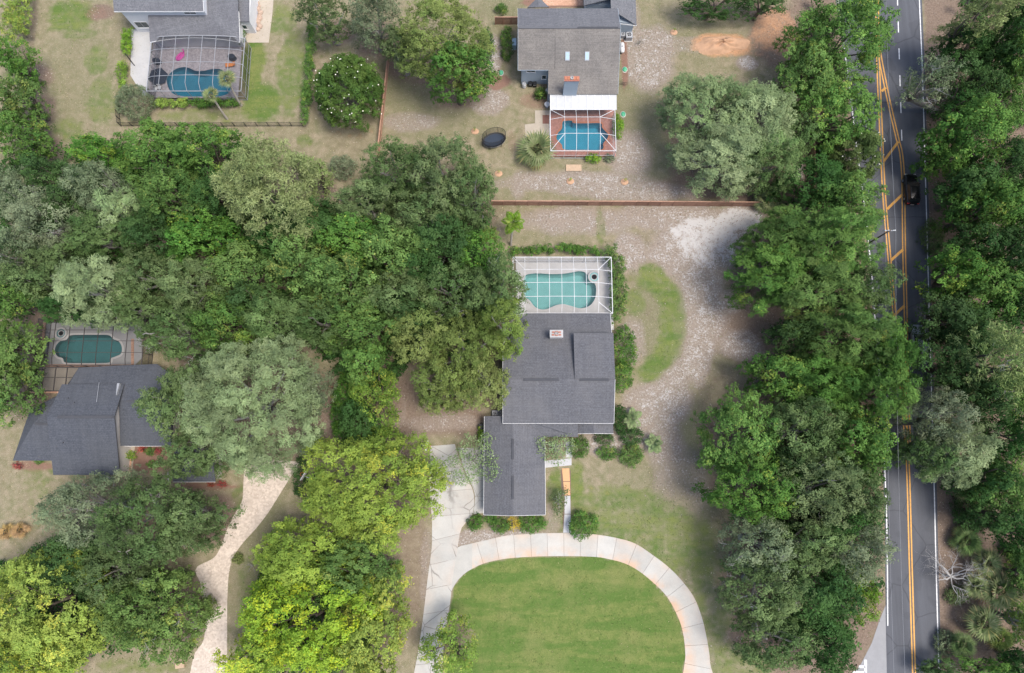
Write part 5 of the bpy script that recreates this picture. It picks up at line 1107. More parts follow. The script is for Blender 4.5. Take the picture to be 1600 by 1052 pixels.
def lobes(rng, rx, ry, rz, s, lowest=-.38):
    """centres of leaf masses over a lumpy dome"""
    r = s['lobe']; area = math.pi*rx*ry; n = max(6, int(area*2.7/(math.pi*r*r))); ph = rng.random(5)*6.28
    pts = []; tries = 0; a = []
    while len(pts) < n and tries < n*30:
        tries += 1
        th = rng.random()*2*math.pi; top = rng.random() < .74
        if top: rr = math.sqrt(rng.random())*.99; zc = math.sqrt(1-rr*rr)                      # even cover seen from the sky
        else: zc = rng.uniform(lowest, .35); rr = math.sqrt(1-zc*zc)                          # skirts of the crown
        k = 1+s['rag']*(.5*math.sin(2*th+ph[0])+.5*math.sin(3*th+ph[1])+.45*math.sin(5*th+ph[2])+.3*math.sin(8*th+ph[3]))
        rho = rng.uniform(.86, 1.0) if rng.random() < .85 else rng.uniform(.5, .86)
        sh = max(.3, 1-.88*r/max(rx, ry))
        rp = 1.0 if top else rho; p = np.array([rx*sh*k*rr*rp*math.cos(th), ry*sh*k*rr*rp*math.sin(th), rz*zc*rho*rng.uniform(.76, 1.16)])
        md = r*1.0*(.55 if tries > n*12 else 1)
        if all(np.sum((p-q)**2) > md*md for q in pts): pts.append(p)
    return np.array(pts)
def foliage(rng, rx, ry, rz, s, name='crown', pts=None, mat=None, den=None):
    pts = lobes(rng, rx, ry, rz, s) if pts is None else pts
    nl = len(pts); lr = s['lobe']*rng.uniform(.72, 1.28, nl); ltint = np.clip(rng.normal(.5, .20, nl), 0, 1); lg = np.clip(rng.normal(.5, .25, nl), 0, 1)
    ly = rng.random(nl) < (s['yel']*1.4)
    N = int(math.pi*rx*ry*(den or s['den'])); K = 24
    sd = unit(rng.normal(size=(nl, K, 3))+np.array([0,0,.75])); sp = pts[:,None]+sd*(lr[:,None,None]*rng.uniform(.7, 1.05, (nl, K, 1)))*np.array([1,1,s['flat']+.25])
    stint = rng.normal(0, .10, (nl, K)); wl = lr**2; li = rng.choice(nl, N, p=wl/wl.sum()); ki = rng.integers(0, K, N)
    d = sd[li, ki]; base = sp[li, ki]; rd = unit(rng.normal(size=(N, 3)))
    if s['mode'] == 'tuft':
        rd = unit(rd+np.array([0,0,.5])); off = .26; c = base+rd*off; nrm = unit(np.cross(rd, rng.normal(size=(N, 3)))+np.array([0,0,.3])); ax = rd
    elif s['mode'] == 'radial':
        c = base+rd*(s['sub']*rng.random((N, 1))**.5)*np.array([1,1,.7]); ax = unit(d+.55*rng.normal(size=(N, 3))*np.array([1,1,.5])+np.array([0,0,-.1])); nrm = unit(np.array([0,0,.45])+.85*d+.34*rng.normal(size=(N, 3)))
    else:
        c = base+rd*(s['sub']*.9*rng.random((N, 1))**.5); ax = rng.normal(size=(N, 3)); nrm = unit(d*.95+rd*.2+np.array([0,0,.3])+.30*rng.normal(size=(N, 3)))
    ln = s['ll']*rng.uniform(.7, 1.35, N); wd = s['lw']*rng.uniform(.7, 1.3, N)
    tint = np.c_[np.clip(ltint[li]+stint[li, ki]+rng.normal(0, .10, N), 0, 1.2), np.clip(lg[li]+rng.normal(0, .13, N), 0, 1),
                 np.where(ly[li], (rng.random(N) < .65)*rng.uniform(.5, 1, N), (rng.random(N) < s['yel']*.5)*.8)]
    return leaf_mesh(name, c, nrm, ax, ln, wd, tint, mat or s['mat']), pts
def branch(m, rng, p, d, ln, r, depth, n=5, spread=.6, curl=.25):
    """forking limb; every child starts inside its parent"""
    p = Vector(p); d = Vector(d).normalized(); q = [p]; rr = [r]; k = 4
    for i in range(k):
        d = (d+Vector(rng.normal(0, curl, 3))*.5).normalized(); p = p+d*ln/k; q.append(p); rr.append(r*(1-.55*(i+1)/k))
    m.tube(q, rr, n)
    if depth > 0:
        for i in range(rng.integers(2, 4)):
            j = rng.integers(2, k+1); nd = (d+Vector(rng.normal(0, spread, 3))).normalized(); nd.z = nd.z*.6+.1
            branch(m, rng, q[j], nd, ln*rng.uniform(.55, .8), rr[j]*.75, depth-1, max(4, n-1), spread, curl)
def trunk_mesh(rng, h, cz, pts, r, bark, tips=9, foot=0.0):
    m = MB(); lean = rng.normal(0, .25, 2); top = Vector((lean[0], lean[1], cz*.62))
    m.tube([(foot,0,-.1),(foot,0,.15),(foot*.6+lean[0]*.3,lean[1]*.3,cz*.3),top,(lean[0],lean[1],cz)], [r*1.6,r*1.15,r*.95,r*.8,r*.45], 8)
    order = rng.permutation(len(pts))[:tips]
    for i in order:
        e = Vector(pts[i])+Vector((0,0,cz)); mid = top.lerp(e, .5)+Vector(rng.normal(0, .35, 3)); s0 = top+Vector((0,0,-r))
        m.tube([s0, s0.lerp(mid, .5)+Vector(rng.normal(0, .15, 3)), mid, mid.lerp(e, .6)+Vector(rng.normal(0, .2, 3)), e], [r*.55,r*.42,r*.32,r*.2,r*.06], 6)
    return m.mesh('trunk', M[bark], True)
DEADTOP = {'oak with bare grey twigs left of the white pool cage':5, 'oak carrying dead silver branches near the loop driveway':9, 'grey oak with pale twigs left of the olive oak cluster':5,
 'oak with bare grey twigs overhanging the bronze pool cage':6, 'oak between the two dead grey branch clusters':6, 'round green tree with grey limbs left of the paver driveway':6, 'green oak reaching over the white pool cage':4,
 'twiggy grey oak cut by the west edge halfway down':4, 'pale oak with grey twigs beside the olive grey oak':4, 'broad oak in front of the slate roofed house entrance':5, 'grey green oak south of the slate roofed house':4,
 'tall brushy green tree at the road below the painted island':2, 'thin grey tree leaning over the right edge line of the road':4, 'eastern pine with sparse pale needle clumps':4, 'grey green oak above the dead grey crown':4}
CROWNS = {}; USES = {}
for i, (u, v, ru, rv, h, kd, lb) in enumerate(TREES):
    rng = np.random.default_rng(1000+i); s = STY[kd]; h *= 1.12*rng.uniform(.93, 1.08); zc = h*.42
    x, y, _ = P(u, v, h*.72); sc = SCALE(u, v, h*.72); g = 1.13 if u < 1440 else 1.04; rx, ry = ru/sc*g, rv/sc*g; rz = h-zc-s['lobe']*.5
    root = empty('pine_tree' if kd == 'pine' else 'oak_tree' if kd in ('oak', 'grey', 'pale', 'olive') else 'tree', (x, y, 0)); tag(root, lb, 'tree')
    den = s['den']*(.62 if 'sparse' in lb or 'thin' in lb else 1.0)
    rm = (rx+ry)/2; key = (kd, round(rm/1.15), den)
    USES[key] = USES.get(key, -1)+1; var = USES[key]%2
    if (key, var) not in CROWNS: CROWNS[key, var] = (foliage(rng, rm, rm, rz, s, den=den), rm, rz)
    (me, lp), r0, z0 = CROWNS[key, var]; qt = int(rng.integers(4)); a = qt*math.pi/2; fx = -1 if rng.random() < .5 else 1
    sx, sy = (rx/r0, ry/r0) if qt%2 == 0 else (ry/r0, rx/r0); sz = rz/z0; a += rng.uniform(-.25, .25)
    link('crown', me, root, (0,0,zc), (0,0,a), (sx*fx, sy, sz)); lp = lp*np.array([sx*fx, sy, sz]); pts = np.c_[lp[:,0]*math.cos(a)-lp[:,1]*math.sin(a), lp[:,0]*math.sin(a)+lp[:,1]*math.cos(a), lp[:,2]]
    xr_ = float(np.interp(y, [p_[1] for p_ in rr][::-1], [p_[0] for p_ in rr][::-1])); xl_ = float(np.interp(y, [p_[1] for p_ in rl][::-1], [p_[0] for p_ in rl][::-1]))
    foot = max(0, xr_+1.3-x) if x > (xl_+xr_)/2 else -max(0, x-xl_+1.3)
    link('trunk', trunk_mesh(rng, h, zc, pts, .12+.022*h, s['bark'], foot=foot), root)
    nd = DEADTOP.get(lb, 0)
    for k in range(nd):
        m = MB(); e = pts[rng.integers(len(pts))]; dr = unit(e*np.array([1,1,.3])+np.array([0,0,1.2]))
        branch(m, rng, Vector(e*.75)+Vector((0,0,zc)), dr, 1.5, .07, 3, 4, .7, .5); m.build('dead_branch', M['dead_wood'], root)

# undergrowth below the crowns of the woods
def inside(q, x, y):
    r = False; n = len(q)
    for i in range(n):
        a, b = q[i], q[(i+1)%n]
        if (a[1] > y) != (b[1] > y) and x < (b[0]-a[0])*(y-a[1])/(b[1]-a[1])+a[0]: r = not r
    return r
def undergrowth(lb, polypx, n, seed, mat='leaf_deep', keep_off=()):
    rng = np.random.default_rng(seed); q = [P(u, v)[:2] for u, v in polypx]; a = np.array(q); pts = []
    while len(pts) < n:
        x, y = rng.uniform(a.min(0), a.max(0))
        if inside(q, x, y): pts.append((x, y, rng.uniform(.3, 1.9)**1.2))
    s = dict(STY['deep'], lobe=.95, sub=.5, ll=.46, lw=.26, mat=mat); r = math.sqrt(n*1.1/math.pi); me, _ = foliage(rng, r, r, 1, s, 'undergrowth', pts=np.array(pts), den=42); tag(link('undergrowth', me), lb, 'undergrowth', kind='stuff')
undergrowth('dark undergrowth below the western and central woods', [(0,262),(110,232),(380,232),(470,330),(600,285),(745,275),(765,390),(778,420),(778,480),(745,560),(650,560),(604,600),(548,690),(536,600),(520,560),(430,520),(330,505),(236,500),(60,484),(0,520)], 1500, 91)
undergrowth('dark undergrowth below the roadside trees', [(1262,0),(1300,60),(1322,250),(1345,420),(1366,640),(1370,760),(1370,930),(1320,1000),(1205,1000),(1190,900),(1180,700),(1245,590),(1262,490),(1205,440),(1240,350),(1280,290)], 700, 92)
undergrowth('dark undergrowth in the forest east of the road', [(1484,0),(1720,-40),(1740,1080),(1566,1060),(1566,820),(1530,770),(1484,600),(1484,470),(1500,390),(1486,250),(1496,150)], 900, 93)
undergrowth('undergrowth below the trees in the bottom west corner', [(0,880),(100,876),(150,872),(270,905),(280,990),(200,1010),(0,1070)], 260, 94, 'leaf_deep'); undergrowth('undergrowth below the golden trees between the two driveways', [(420,860),(540,850),(590,900),(600,1060),(400,1060)], 220, 95)

# magnolias with white flowers
def magnolia(u, v, ru, rv, h, lb, nf, seed):
    rng = np.random.default_rng(seed); s = STY['magnolia']; zc = h*.42; x, y, _ = P(u, v, h*.5); sc = SCALE(u, v, h*.5); rx, ry = ru/sc*1.08, rv/sc*1.08
    root = empty('magnolia_tree', (x, y, 0)); tag(root, lb, 'tree'); me, pts = foliage(rng, rx, ry, h-zc, s); link('crown', me, root, (0,0,zc)); link('trunk', trunk_mesh(rng, h, zc, pts, .25, 'bark_grey'), root)
    fl = MB(); fl.lathe([(.02,0),(.07,.02),(.10,.07),(.09,.09),(.04,.04)], 7); fm = fl.mesh('blossom', M['petal_white'])
    for k in range(nf):
        e = pts[rng.integers(len(pts))]; d = unit(rng.normal(size=3)+np.array([0,0,1.0])); p = e+d*s['lobe']*1.12+np.array([0,0,.18])
        link('blossom', fm, root, (p[0],p[1],p[2]+zc), (rng.normal(0,.4),rng.normal(0,.4),0), (.95,)*3 if rng.random() < .5 else (.65,)*3)
magnolia(545, 145, 53, 59, 8, 'round magnolia dotted with white blossoms between the hedge and the orange fence', 110, 7)
magnolia(1332, 245, 40, 44, 8, 'magnolia with white blossoms at the road beside the painted island', 46, 8)

# ------------------------------------------------------------------ shrubs and hedges
def shrub(u, v, ru, rv, h, mat, lb, cat='shrub', name='shrub', seed=0, den=230, ll=.17, lw=.10, rag=.08, mode='mix', yel=.05, lobe=None):
    rng = np.random.default_rng(seed+int(u*7+v*13)); x, y, _ = P(u, v, h*.5); sc = SCALE(u, v, h*.5); rx, ry = ru/sc*1.22, rv/sc*1.22; h *= 1.1
    s = dict(STY['shrub'], mat=mat, ll=ll, lw=lw, rag=rag, mode=mode, yel=yel); s['lobe'] = lobe or min(.45, .33*min(rx, ry)+.08)
    root = empty(name, (x, y, 0)); tag(root, lb, cat); rz = h*.62; me, pts = foliage(rng, rx, ry, rz, s, 'foliage', den=den); link('foliage', me, root, (0,0,h*.36))
    m = MB(); m.tube([(0,0,-.05),(0.02,0,h*.25),(0,.02,h*.5)], [.07,.05,.03], 6)
    for e in pts[:6]: m.tube([(0,0,h*.1), (e[0]*.5,e[1]*.5,h*.3), (e[0],e[1],e[2]+h*.36)], [.035,.025,.01], 5)
    m.build('stem', M['bark'], root); return root
for a in (
 (986,711,18,17,1.3,'leaf_green','round clipped bush at the end of the front bed'), (949,708,17,10,.8,'leaf_green','low wide bush left of the round clipped bush'), (905,699,16,15,1.2,'leaf_green','clipped bush beside the porch entrance'),
 (944,685,14,9,.9,'leaf_deep','dark low bush under the porch gable'), (987,683,18,13,1.3,'leaf_deep','dark bush above the round clipped bush'), (968,655,10,22,1.4,'leaf_deep','narrow dark bush along the east wall of the charcoal roofed house'),
 (972,588,15,22,1.9,'leaf_green','upright shrub at the east eave of the charcoal roofed house'), (976,545,16,34,2.0,'leaf_green','large shrub below the pool cage hedge'),
 (743,817,13,12,1.1,'leaf_green','round bush by the concrete drive at the garage corner'), (767,810,10,7,.8,'leaf_green','small bush squeezed between garage and round bush'), (783,821,16,11,1.0,'leaf_green','low bush left of the golden croton'), (831,818,22,12,1.0,'leaf_green','long low bush right of the golden croton'),
 (753,678,5,14,1.2,'leaf_lime','thin bright shrub by the green bin'), (845,147,10,10,1.3,'leaf_green','round bush at the corner of the white patio roof'), (966,198,7,18,1.6,'leaf_lime','narrow bright shrub along the east side of the white cage by the red deck'), (927,248,11,8,.9,'leaf_lime','small bright shrub below the red deck'),
 (952,248,8,6,.6,'leaf_grey','grey low shrub at the corner of the red deck'), (375,58,9,12,1.2,'leaf_green','bush at the east corner of the two-storey house'), (211,160,26,26,3.2,'leaf_grey','tall loose shrub left of the two-storey house pool cage'),
 (62,719,8,5,.6,'leaf_green','low bush at the front wall of the slate roofed house, left'), (240,725,10,4,.5,'leaf_green','low bush in the red mulch court'), (236,706,9,6,.6,'leaf_green','bush at the top of the red mulch court'), (205,712,8,7,1.0,'leaf_lime','bright bush at the cream gable wall'),
 (324,948,13,17,1.0,'leaf_olive','loose olive shrub spilling onto the paver driveway'), (290,900,14,9,1.0,'leaf_oak','shrub at the inner bend of the paver driveway'), (536,262,20,18,2.0,'leaf_grey','thin greyish shrub on the bare lawn below the magnolia'),
 (783,15,10,8,1.0,'leaf_green','bush at the top by the brown fence'), (792,68,8,26,1.6,'leaf_green','bush row beside the pale utility cabinet'), (760,72,10,26,1.8,'leaf_deep','dark shrub along the foot of the large yellow green tree'),
 (540,640,20,50,3.5,'leaf_green','leafy green shrub strip left of the brown clearing'), (600,690,30,22,4.0,'leaf_lime','bright shrub above the wide yellow green laurel'), (470,745,10,30,2.2,'leaf_deep','dark shrub under the western rim of the laurel'), (372,872,8,9,.4,'leaf_olive','low weeds beside the paver driveway'),
 (1200,310,22,14,2.2,'leaf_grey','silvery shrub at the east end of the long wooden fence'), (1455,372,16,26,1.5,'leaf_oak','dull shrub on the brown verge below the black car'), (1520,800,30,26,2.0,'leaf_deep','dark shrub in the verge above the palmettos'), (1495,930,18,14,1.0,'leaf_oak','low shrub at the foot of the dead silver tree'),
 (1592,880,22,26,2.4,'leaf_green','green shrub behind the palmettos'), (1478,1005,16,18,1.6,'leaf_grey','bluish shrub near the bottom of the verge'),
 ): shrub(*a)
shrub(803,818,10,12,1.1,'leaf_gold','golden yellow croton in front of the garage gable', den=70, ll=.3, lw=.07, mode='radial')
shrub(911,820,21,20,2.2,'leaf_green','rounded flowering shrub at the foot of the front path', den=120, ll=.32, lw=.1, mode='radial')
for u, v, lb in ((330,755,'red leaved shrub in front of the slate garage, left'), (346,757,'red leaved shrub in front of the slate garage, right'), (224,702,'red leaved plant at the top left of the mulch court'), (250,705,'red leaved plant at the top right of the mulch court'), (28,727,'red leaved plant at the far west of the slate house front')):
    shrub(u, v, 7, 5, .7, 'leaf_red', lb, den=120, ll=.24, lw=.09)
# thin, see-through ornamental trees
def sparse_tree(u, v, ru, rv, h, mat, lb, den, bark='dead_wood', seed=1):
    rng = np.random.default_rng(seed); x, y, _ = P(u, v, h*.75); sc = SCALE(u, v, h*.75); rx, ry = ru/sc, rv/sc; root = empty('ornamental_tree', (x, y, 0)); tag(root, lb, 'tree')
    s = dict(STY['lime'], mat=mat, lobe=.55, ll=.26, lw=.13, rag=.35, yel=.0); me, pts = foliage(rng, rx, ry, h*.32, s, den=den); link('crown', me, root, (0,0,h*.62))
    m = MB(); m.tube([(0,0,-.1),(0,0,.3),(0,0,h*.3)], [.12,.1,.08], 7)
    for e in pts[::1][:16]:
        E = Vector(e)+Vector((0,0,h*.62)); m.tube([(0,0,h*.25), Vector((e[0]*.35,e[1]*.35,h*.45))+Vector(rng.normal(0,.1,3)), E.lerp(Vector((0,0,h*.6)), .25)+Vector(rng.normal(0,.15,3)), E], [.06,.045,.03,.012], 5)
    m.build('trunk', M[bark], root)
sparse_tree(737, 720, 42, 46, 4.5, 'leaf_pale', 'see-through pale green ornamental tree over the drive beside the garage', 52, 'bark_grey', 11)
sparse_tree(868, 700, 30, 28, 3.6, 'leaf_pale', 'small twiggy ornamental tree in the porch corner', 60, 'dead_wood', 12)
sparse_tree(873, 783, 15, 22, 2.6, 'leaf_oak', 'small twiggy tree beside the front path', 60, 'dead_wood', 13)
def hedge(pts_px, wpx, h, mat, lb, seed=1, den=260, ll=.18, lw=.11, yel=.05):
    rng = np.random.default_rng(seed); q = resample([P(u, v, h*.5)[:2] for u, v in pts_px], 120); sc = SCALE(*pts_px[0], h*.5); w = wpx/sc*1.25; h *= 1.1; L = np.sum(np.hypot(*np.diff(q, axis=0).T))
    cx, cy = q.mean(0); root = empty('hedge', (cx, cy, 0)); tag(root, lb, 'hedge'); n = int(L*w*7.0)+8; t_ = rng.random(n)*119; i = t_.astype(int); f = (t_-i)[:,None]; p = q[i]*(1-f)+q[np.minimum(i+1,119)]*f
    p = p-np.array([cx, cy])+rng.uniform(-.5, .5, (n, 2))*max(.1, w-.4); pts = np.c_[p, h*rng.uniform(.45, .86, n)]
    s = dict(STY['shrub'], mat=mat, lobe=.36, ll=ll, lw=lw, yel=yel); r = math.sqrt(L*w/math.pi); me, _ = foliage(rng, r, r, h, s, 'foliage', pts=pts, den=den); link('foliage', me, root)
    m = MB()
    for k in range(0, 120, max(1, int(120/(L/.9)))): m.tube([(q[k][0]-cx, q[k][1]-cy, -.05), (q[k][0]-cx+rng.normal(0,.05), q[k][1]-cy, h*.4), (q[k][0]-cx+rng.normal(0,.1), q[k][1]-cy+rng.normal(0,.1), h*.75)], [.05,.04,.015], 5)
    st = m.build('stems', M['bark'], root); st['kind'] = 'stuff'; return root
hedge([(802,395),(840,391),(880,389),(938,393)], 13, 1.5, 'leaf_green', 'hedge along the north side of the white pool cage', 21)
hedge([(950,392),(964,410),(966,450),(965,500)], 22, 2.2, 'leaf_green', 'tall hedge along the east side of the white pool cage', 22, 300)
hedge([(490,30),(484,110),(477,192)], 13, 2.2, 'leaf_green', 'long straight clipped hedge right of the two-storey house lawn', 23, 280)
hedge([(240,163),(268,162),(297,163)], 13, 1.2, 'leaf_lime', 'yellow green hedge in front of the two-storey house pool cage, left half', 24); hedge([(305,163),(340,163),(373,163)], 13, 1.2, 'leaf_green', 'green hedge in front of the two-storey house pool cage, right half', 25)
hedge([(200,48),(199,84)], 14, 1.3, 'leaf_lime', 'upper hedge along the white paved strip', 26); hedge([(194,100),(191,136)], 14, 1.3, 'leaf_lime', 'lower hedge along the white paved strip', 27)
hedge([(34,-30),(31,30),(28,62)], 34, 4.0, 'leaf_lime', 'tall bright bamboo hedge in the top west corner', 28, 150, .4, .08, .2)

# ------------------------------------------------------------------ palms
def fan_frond(L, blades, spread, droop, mat, rng):
    """petiole with a fan of pleated blades, pointing along +x"""
    m = MB(); pe = L*.42; m.tube([(0,0,0),(pe*.5,0,.04*L),(pe,0,.03*L)], [.03,.022,.015], 4)
    for k in range(blades):
        a = (k/(blades-1)-.5)*spread; ln = L*.62*(1-.28*abs(a)/(spread/2)); dx, dy = math.cos(a), math.sin(a); w = .095*L*.75; b = (-dy*w, dx*w)
        p0 = (pe*.92,0,.03*L); p1 = (pe+dx*ln*.5+b[0]*.5, dy*ln*.5+b[1]*.5, .05*L-.01*(k%2)); p2 = (pe+dx*ln*.5-b[0]*.5, dy*ln*.5-b[1]*.5, .045*L); p3 = (pe+dx*ln, dy*ln, .03*L-droop*ln*(.6+.8*rng.random()))
        m.add([p0,p2,p3,p1], [(0,1,2,3)])
    me = m.mesh('frond', M[mat]); n = len(me.polygons); at = me.attributes.new('tint', 'FLOAT_VECTOR', 'FACE')
    at.data.foreach_set('vector', np.c_[np.clip(rng.normal(.6,.18,n),0,1.1), rng.random(n), (rng.random(n) < .1)*.7].astype(np.float32).ravel()); return me
def feather_frond(L, mat, rng, n=22):
    m = MB(); sp = [(L*t, 0, L*(.28*t-.42*t*t)) for t in np.linspace(0, 1, 8)]; m.tube(sp, [.025,.022,.02,.017,.014,.011,.008,.004], 4)
    for k in range(n):
        t = .15+.83*k/(n-1); x, z = L*t, L*(.28*t-.42*t*t); l = L*.34*math.sin(math.pi*min(1, .25+t*.75)); 
        for s_ in (-1, 1): m.add([(x,0,z),(x+.05*L+l*.25,s_*l*.55,z-.01),(x+.07*L+l*.45,s_*l,z-.12*l-.02),(x+l*.28-.02,s_*l*.55,z-.02)], [(0,1,2,3)])
    me = m.mesh('frond', M[mat]); k = len(me.polygons); at = me.attributes.new('tint', 'FLOAT_VECTOR', 'FACE'); at.data.foreach_set('vector', np.c_[np.clip(rng.normal(.6,.18,k),0,1.1), rng.random(k), (rng.random(k) < .1)*.7].astype(np.float32).ravel()); return me
_pr = np.random.default_rng(77)
FAN = {m_: [fan_frond(1.0, 15, R(210), .16, m_, _pr) for _ in range(3)] for m_ in ('leaf_palm', 'leaf_olive', 'leaf_dry', 'leaf_oak')}
FEA = {m_: [feather_frond(1.0, m_, _pr) for _ in range(2)] for m_ in ('leaf_lime', 'leaf_pale', 'leaf_olive')}
def palm(base_px, top_px, h, rpx, lb, mat='leaf_palm', n=24, kind='fan', seed=1, dead=0, name='palm_tree'):
    rng = np.random.default_rng(seed); bx, by, _ = P(*base_px); tx, ty, _ = P(*top_px, h); rad = rpx/SCALE(*top_px, h)
    root = empty(name, (bx, by, 0)); tag(root, lb, 'palm'); T = Vector((tx-bx, ty-by, h))
    if h > .9:
        m = MB(); q = [Vector((T.x*t**1.4, T.y*t**1.4, h*t-(.12 if t == 0 else 0))) for t in np.linspace(0, 1, 7)]; m.tube(q, [.22,.17,.15,.14,.14,.15,.17], 10); m.build('trunk', M['palm_trunk'], root)
        MB().lathe([(.12,-.45),(.26,-.2),(.24,.05),(.1,.25)], 10, tuple(T)).build('boot', M['bark'], root)
    lib = (FAN if kind == 'fan' else FEA)[mat]
    for k in range(n):
        az = k*2.39996+rng.normal(0,.2); el = math.pi*(.50*(1-(k+.5)/n)**1.2-.11)+rng.normal(0,.08); d = rng.uniform(.85,1.1)*rad
        me = lib[k%len(lib)] if k < n-dead else FAN['leaf_dry'][k%3]
        if k >= n-dead: el = -.55
        link('frond', me, root, tuple(T+Vector((0,0,.1 if h > .9 else .25))), (rng.normal(0,.25), -el, az), (d, d, d))
palm((377,165), (355,124), 5.5, 17, 'taller leaning palm at the corner of the two-storey house pool cage', seed=1, n=14); palm((355,186), (330,149), 5.0, 15, 'leaning palm in front of the two-storey house hedge', seed=2, n=13)
palm((838,243), (838,236), 1.4, 34, 'bushy fan palm below the cream patio', seed=3, n=26, dead=4)
palm((798,383), (802,348), 5.0, 20, 'slim palm with bright crown northwest of the white pool cage', 'leaf_lime', 14, 'feather', 4); palm((771,402), (765,368), 5.0, 18, 'slim palm at the wood edge left of the bright crowned palm', 'leaf_olive', 14, 'feather', 5)
palm((986,660), (986,654), .9, 18, 'yellowish young palm at the east corner of the porch', 'leaf_pale', 12, 'feather', 6); palm((1021,698), (1021,693), .9, 17, 'yellowish young palm on the sand east of the front bed', 'leaf_pale', 12, 'feather', 7)
for k, (u, v, r, mt, lb, dd) in enumerate(((1508,768,28,'leaf_palm','uppermost palmetto on the right verge',4), (1508,848,30,'leaf_oak','dark palmetto above the dead silver tree',3), (1540,882,32,'leaf_palm','palmetto behind the dead silver tree',2), (1556,925,42,'leaf_palm','largest palmetto right of the dead silver tree',3),
    (1533,975,38,'leaf_palm','star shaped palmetto below the dead silver tree',0), (1503,1010,26,'leaf_oak','low palmetto near the bottom of the right verge',0), (1560,1000,28,'leaf_olive','lowest palmetto at the east side',2), (1524,918,26,'leaf_palm','small palmetto touching the dead silver tree',1))):
    palm((u,v), (u,v-3), 1.2 if k < 2 else 2.2, r*.86, lb, mt, 22, 'fan', 30+k, dd, 'palmetto')
for k, (u, v, lb) in enumerate(((12,832,'dry brown palmetto at the west edge of the yellow lawn'), (34,829,'dry brown palmetto right of the first one below the yellow lawn'))): palm((u,v), (u,v-1), .5, 15, lb, 'leaf_dry', 16, 'fan', 50+k, 0, 'palmetto')
palm((1196,318), (1196,314), .9, 24, 'silvery palmetto at the end of the long wooden fence', 'leaf_palm', 18, 'fan', 55, 0, 'palmetto')
# agave under the laurel
def agave(u, v, rpx, lb):
    x, y, _ = P(u, v, .5); r = rpx/SCALE(u, v); root = empty('agave', (x,y,0)); tag(root, lb, 'agave'); m = MB()
    m.add([(0,-.06,.0),(.35,-.1,.12),(.75,-.07,.26),(1,0,.36),(.75,.07,.26),(.35,.1,.12),(0,.06,0),(.35,0,.06),(.75,0,.2)], [(0,1,7),(1,2,8,7),(2,3,8),(3,4,8),(4,5,7,8),(5,6,7),(0,7,6)])
    me = m.mesh('leaf', M['leaf_agave']); rg = random.Random(4)
    for k in range(26): link('leaf', me, root, (0,0,.1), (0, -rg.uniform(0,.9), k*2.4), (r,r,r))
agave(489, 700, 22, 'silver blue agave at the top of the wide laurel')

# ------------------------------------------------------------------ bare and dead trees
def dead_tree(u, v, h, lb, seed, n=6, ln=2.0, depth=4, r=.11, mat='dead_wood', cat='tree', name='dead_tree'):
    rng = np.random.default_rng(seed); x, y, _ = P(u, v, h*.7); root = empty(name, (x,y,0)); tag(root, lb, cat); m = MB(); m.tube([(0,0,-.1),(.05,0,h*.2),(0,.05,h*.4)], [r*1.5,r*1.2,r], 7); m.build('trunk', M[mat], root)
    for k in range(n):
        a = k*6.283/n+rng.normal(0,.3); m = MB(); branch(m, rng, (0,0,h*.33), (math.cos(a),math.sin(a),.55), ln, r*.8, depth, 5, .65, .5); m.build('limb', M[mat], root)
dead_tree(1500, 905, 5.0, 'dead silver tree with bare tangled limbs on the right verge', 3, 10, 2.7, 4); dead_tree(392, 885, 1.6, 'bare pinkish grey bush beside the paver driveway', 4, 9, .75, 3, .035, 'bark_grey', 'bush', 'bare_bush')
dead_tree(976, 127, 1.4, 'bare brown bush at the east wall of the brown roofed house', 5, 9, .55, 3, .03, 'bark', 'bush', 'bare_bush'); dead_tree(1000, 62, 1.6, 'bare brown bush beside the larger fan unit', 6, 9, .6, 3, .03, 'bark_grey', 'bush', 'bare_bush')
# ------------------------------------------------------------------ fences
def wood_panel(L, h, mat):
    m = MB(); n = max(2, int(round(L/.15))); d = L/n; rg = random.Random(int(L*1000))
    for k in range(n): m.box(-L/2+k*d+.006,-.012,.05,-L/2+(k+1)*d-.006,.012,h-.0+rg.uniform(-.03,.02))
    return m.mesh('panel', M[mat])
def fence(pts_px, h, n, lb, mat='fence_wood', name='wooden_fence', style='wood', topcap=True):
    q = resample([P(u, v)[:2] for u, v in pts_px], n+1); c = q.mean(0); root = empty(name, (c[0], c[1], 0)); tag(root, lb, 'fence'); L = np.hypot(*(q[1]-q[0])); pan = None
    if style == 'wood': pan = wood_panel(L-.1, h, mat); post = MB().box(-.06,-.06,-.1,.06,.06,h+.06).mesh('post', M[mat]); rail = MB().box(-L/2+.05,.015,-.04,L/2-.05,.06,.04).mesh('rail', M[mat]); cap = MB().box(-L/2+.04,-.07,0,L/2-.04,.07,.035).mesh('cap_rail', M['fence_wood_light'])
    else:
        m = MB(); k = int(L/.11)
        for i in range(1, k): m.box(-L/2+i*L/k-.009,-.009,.08,-L/2+i*L/k+.009,.009,h-.03)
        m.box(-L/2,-.015,h-.06,L/2,.015,h-.02); m.box(-L/2,-.015,.12,L/2,.015,.16)
        pan = m.mesh('panel', M['black_metal']); post = MB().box(-.035,-.035,-.1,.035,.035,h+.05).mesh('post', M['black_metal'])
    for i in range(n+1): link('post', post, root, (q[i][0]-c[0], q[i][1]-c[1], 0))
    for i in range(n):
        d = q[i+1]-q[i]; a = math.atan2(d[1], d[0]); mid = (q[i]+q[i+1])/2-c
        link('panel', pan, root, (mid[0], mid[1], 0), (random.Random(i).uniform(-.015,.015), 0, a))
        if style == 'wood':
            link('cap_rail', cap, root, (mid[0], mid[1], h+.01), (0, 0, a))
            for z in (.35, h-.3): link('rail', rail, root, (mid[0], mid[1], z), (0, 0, a))
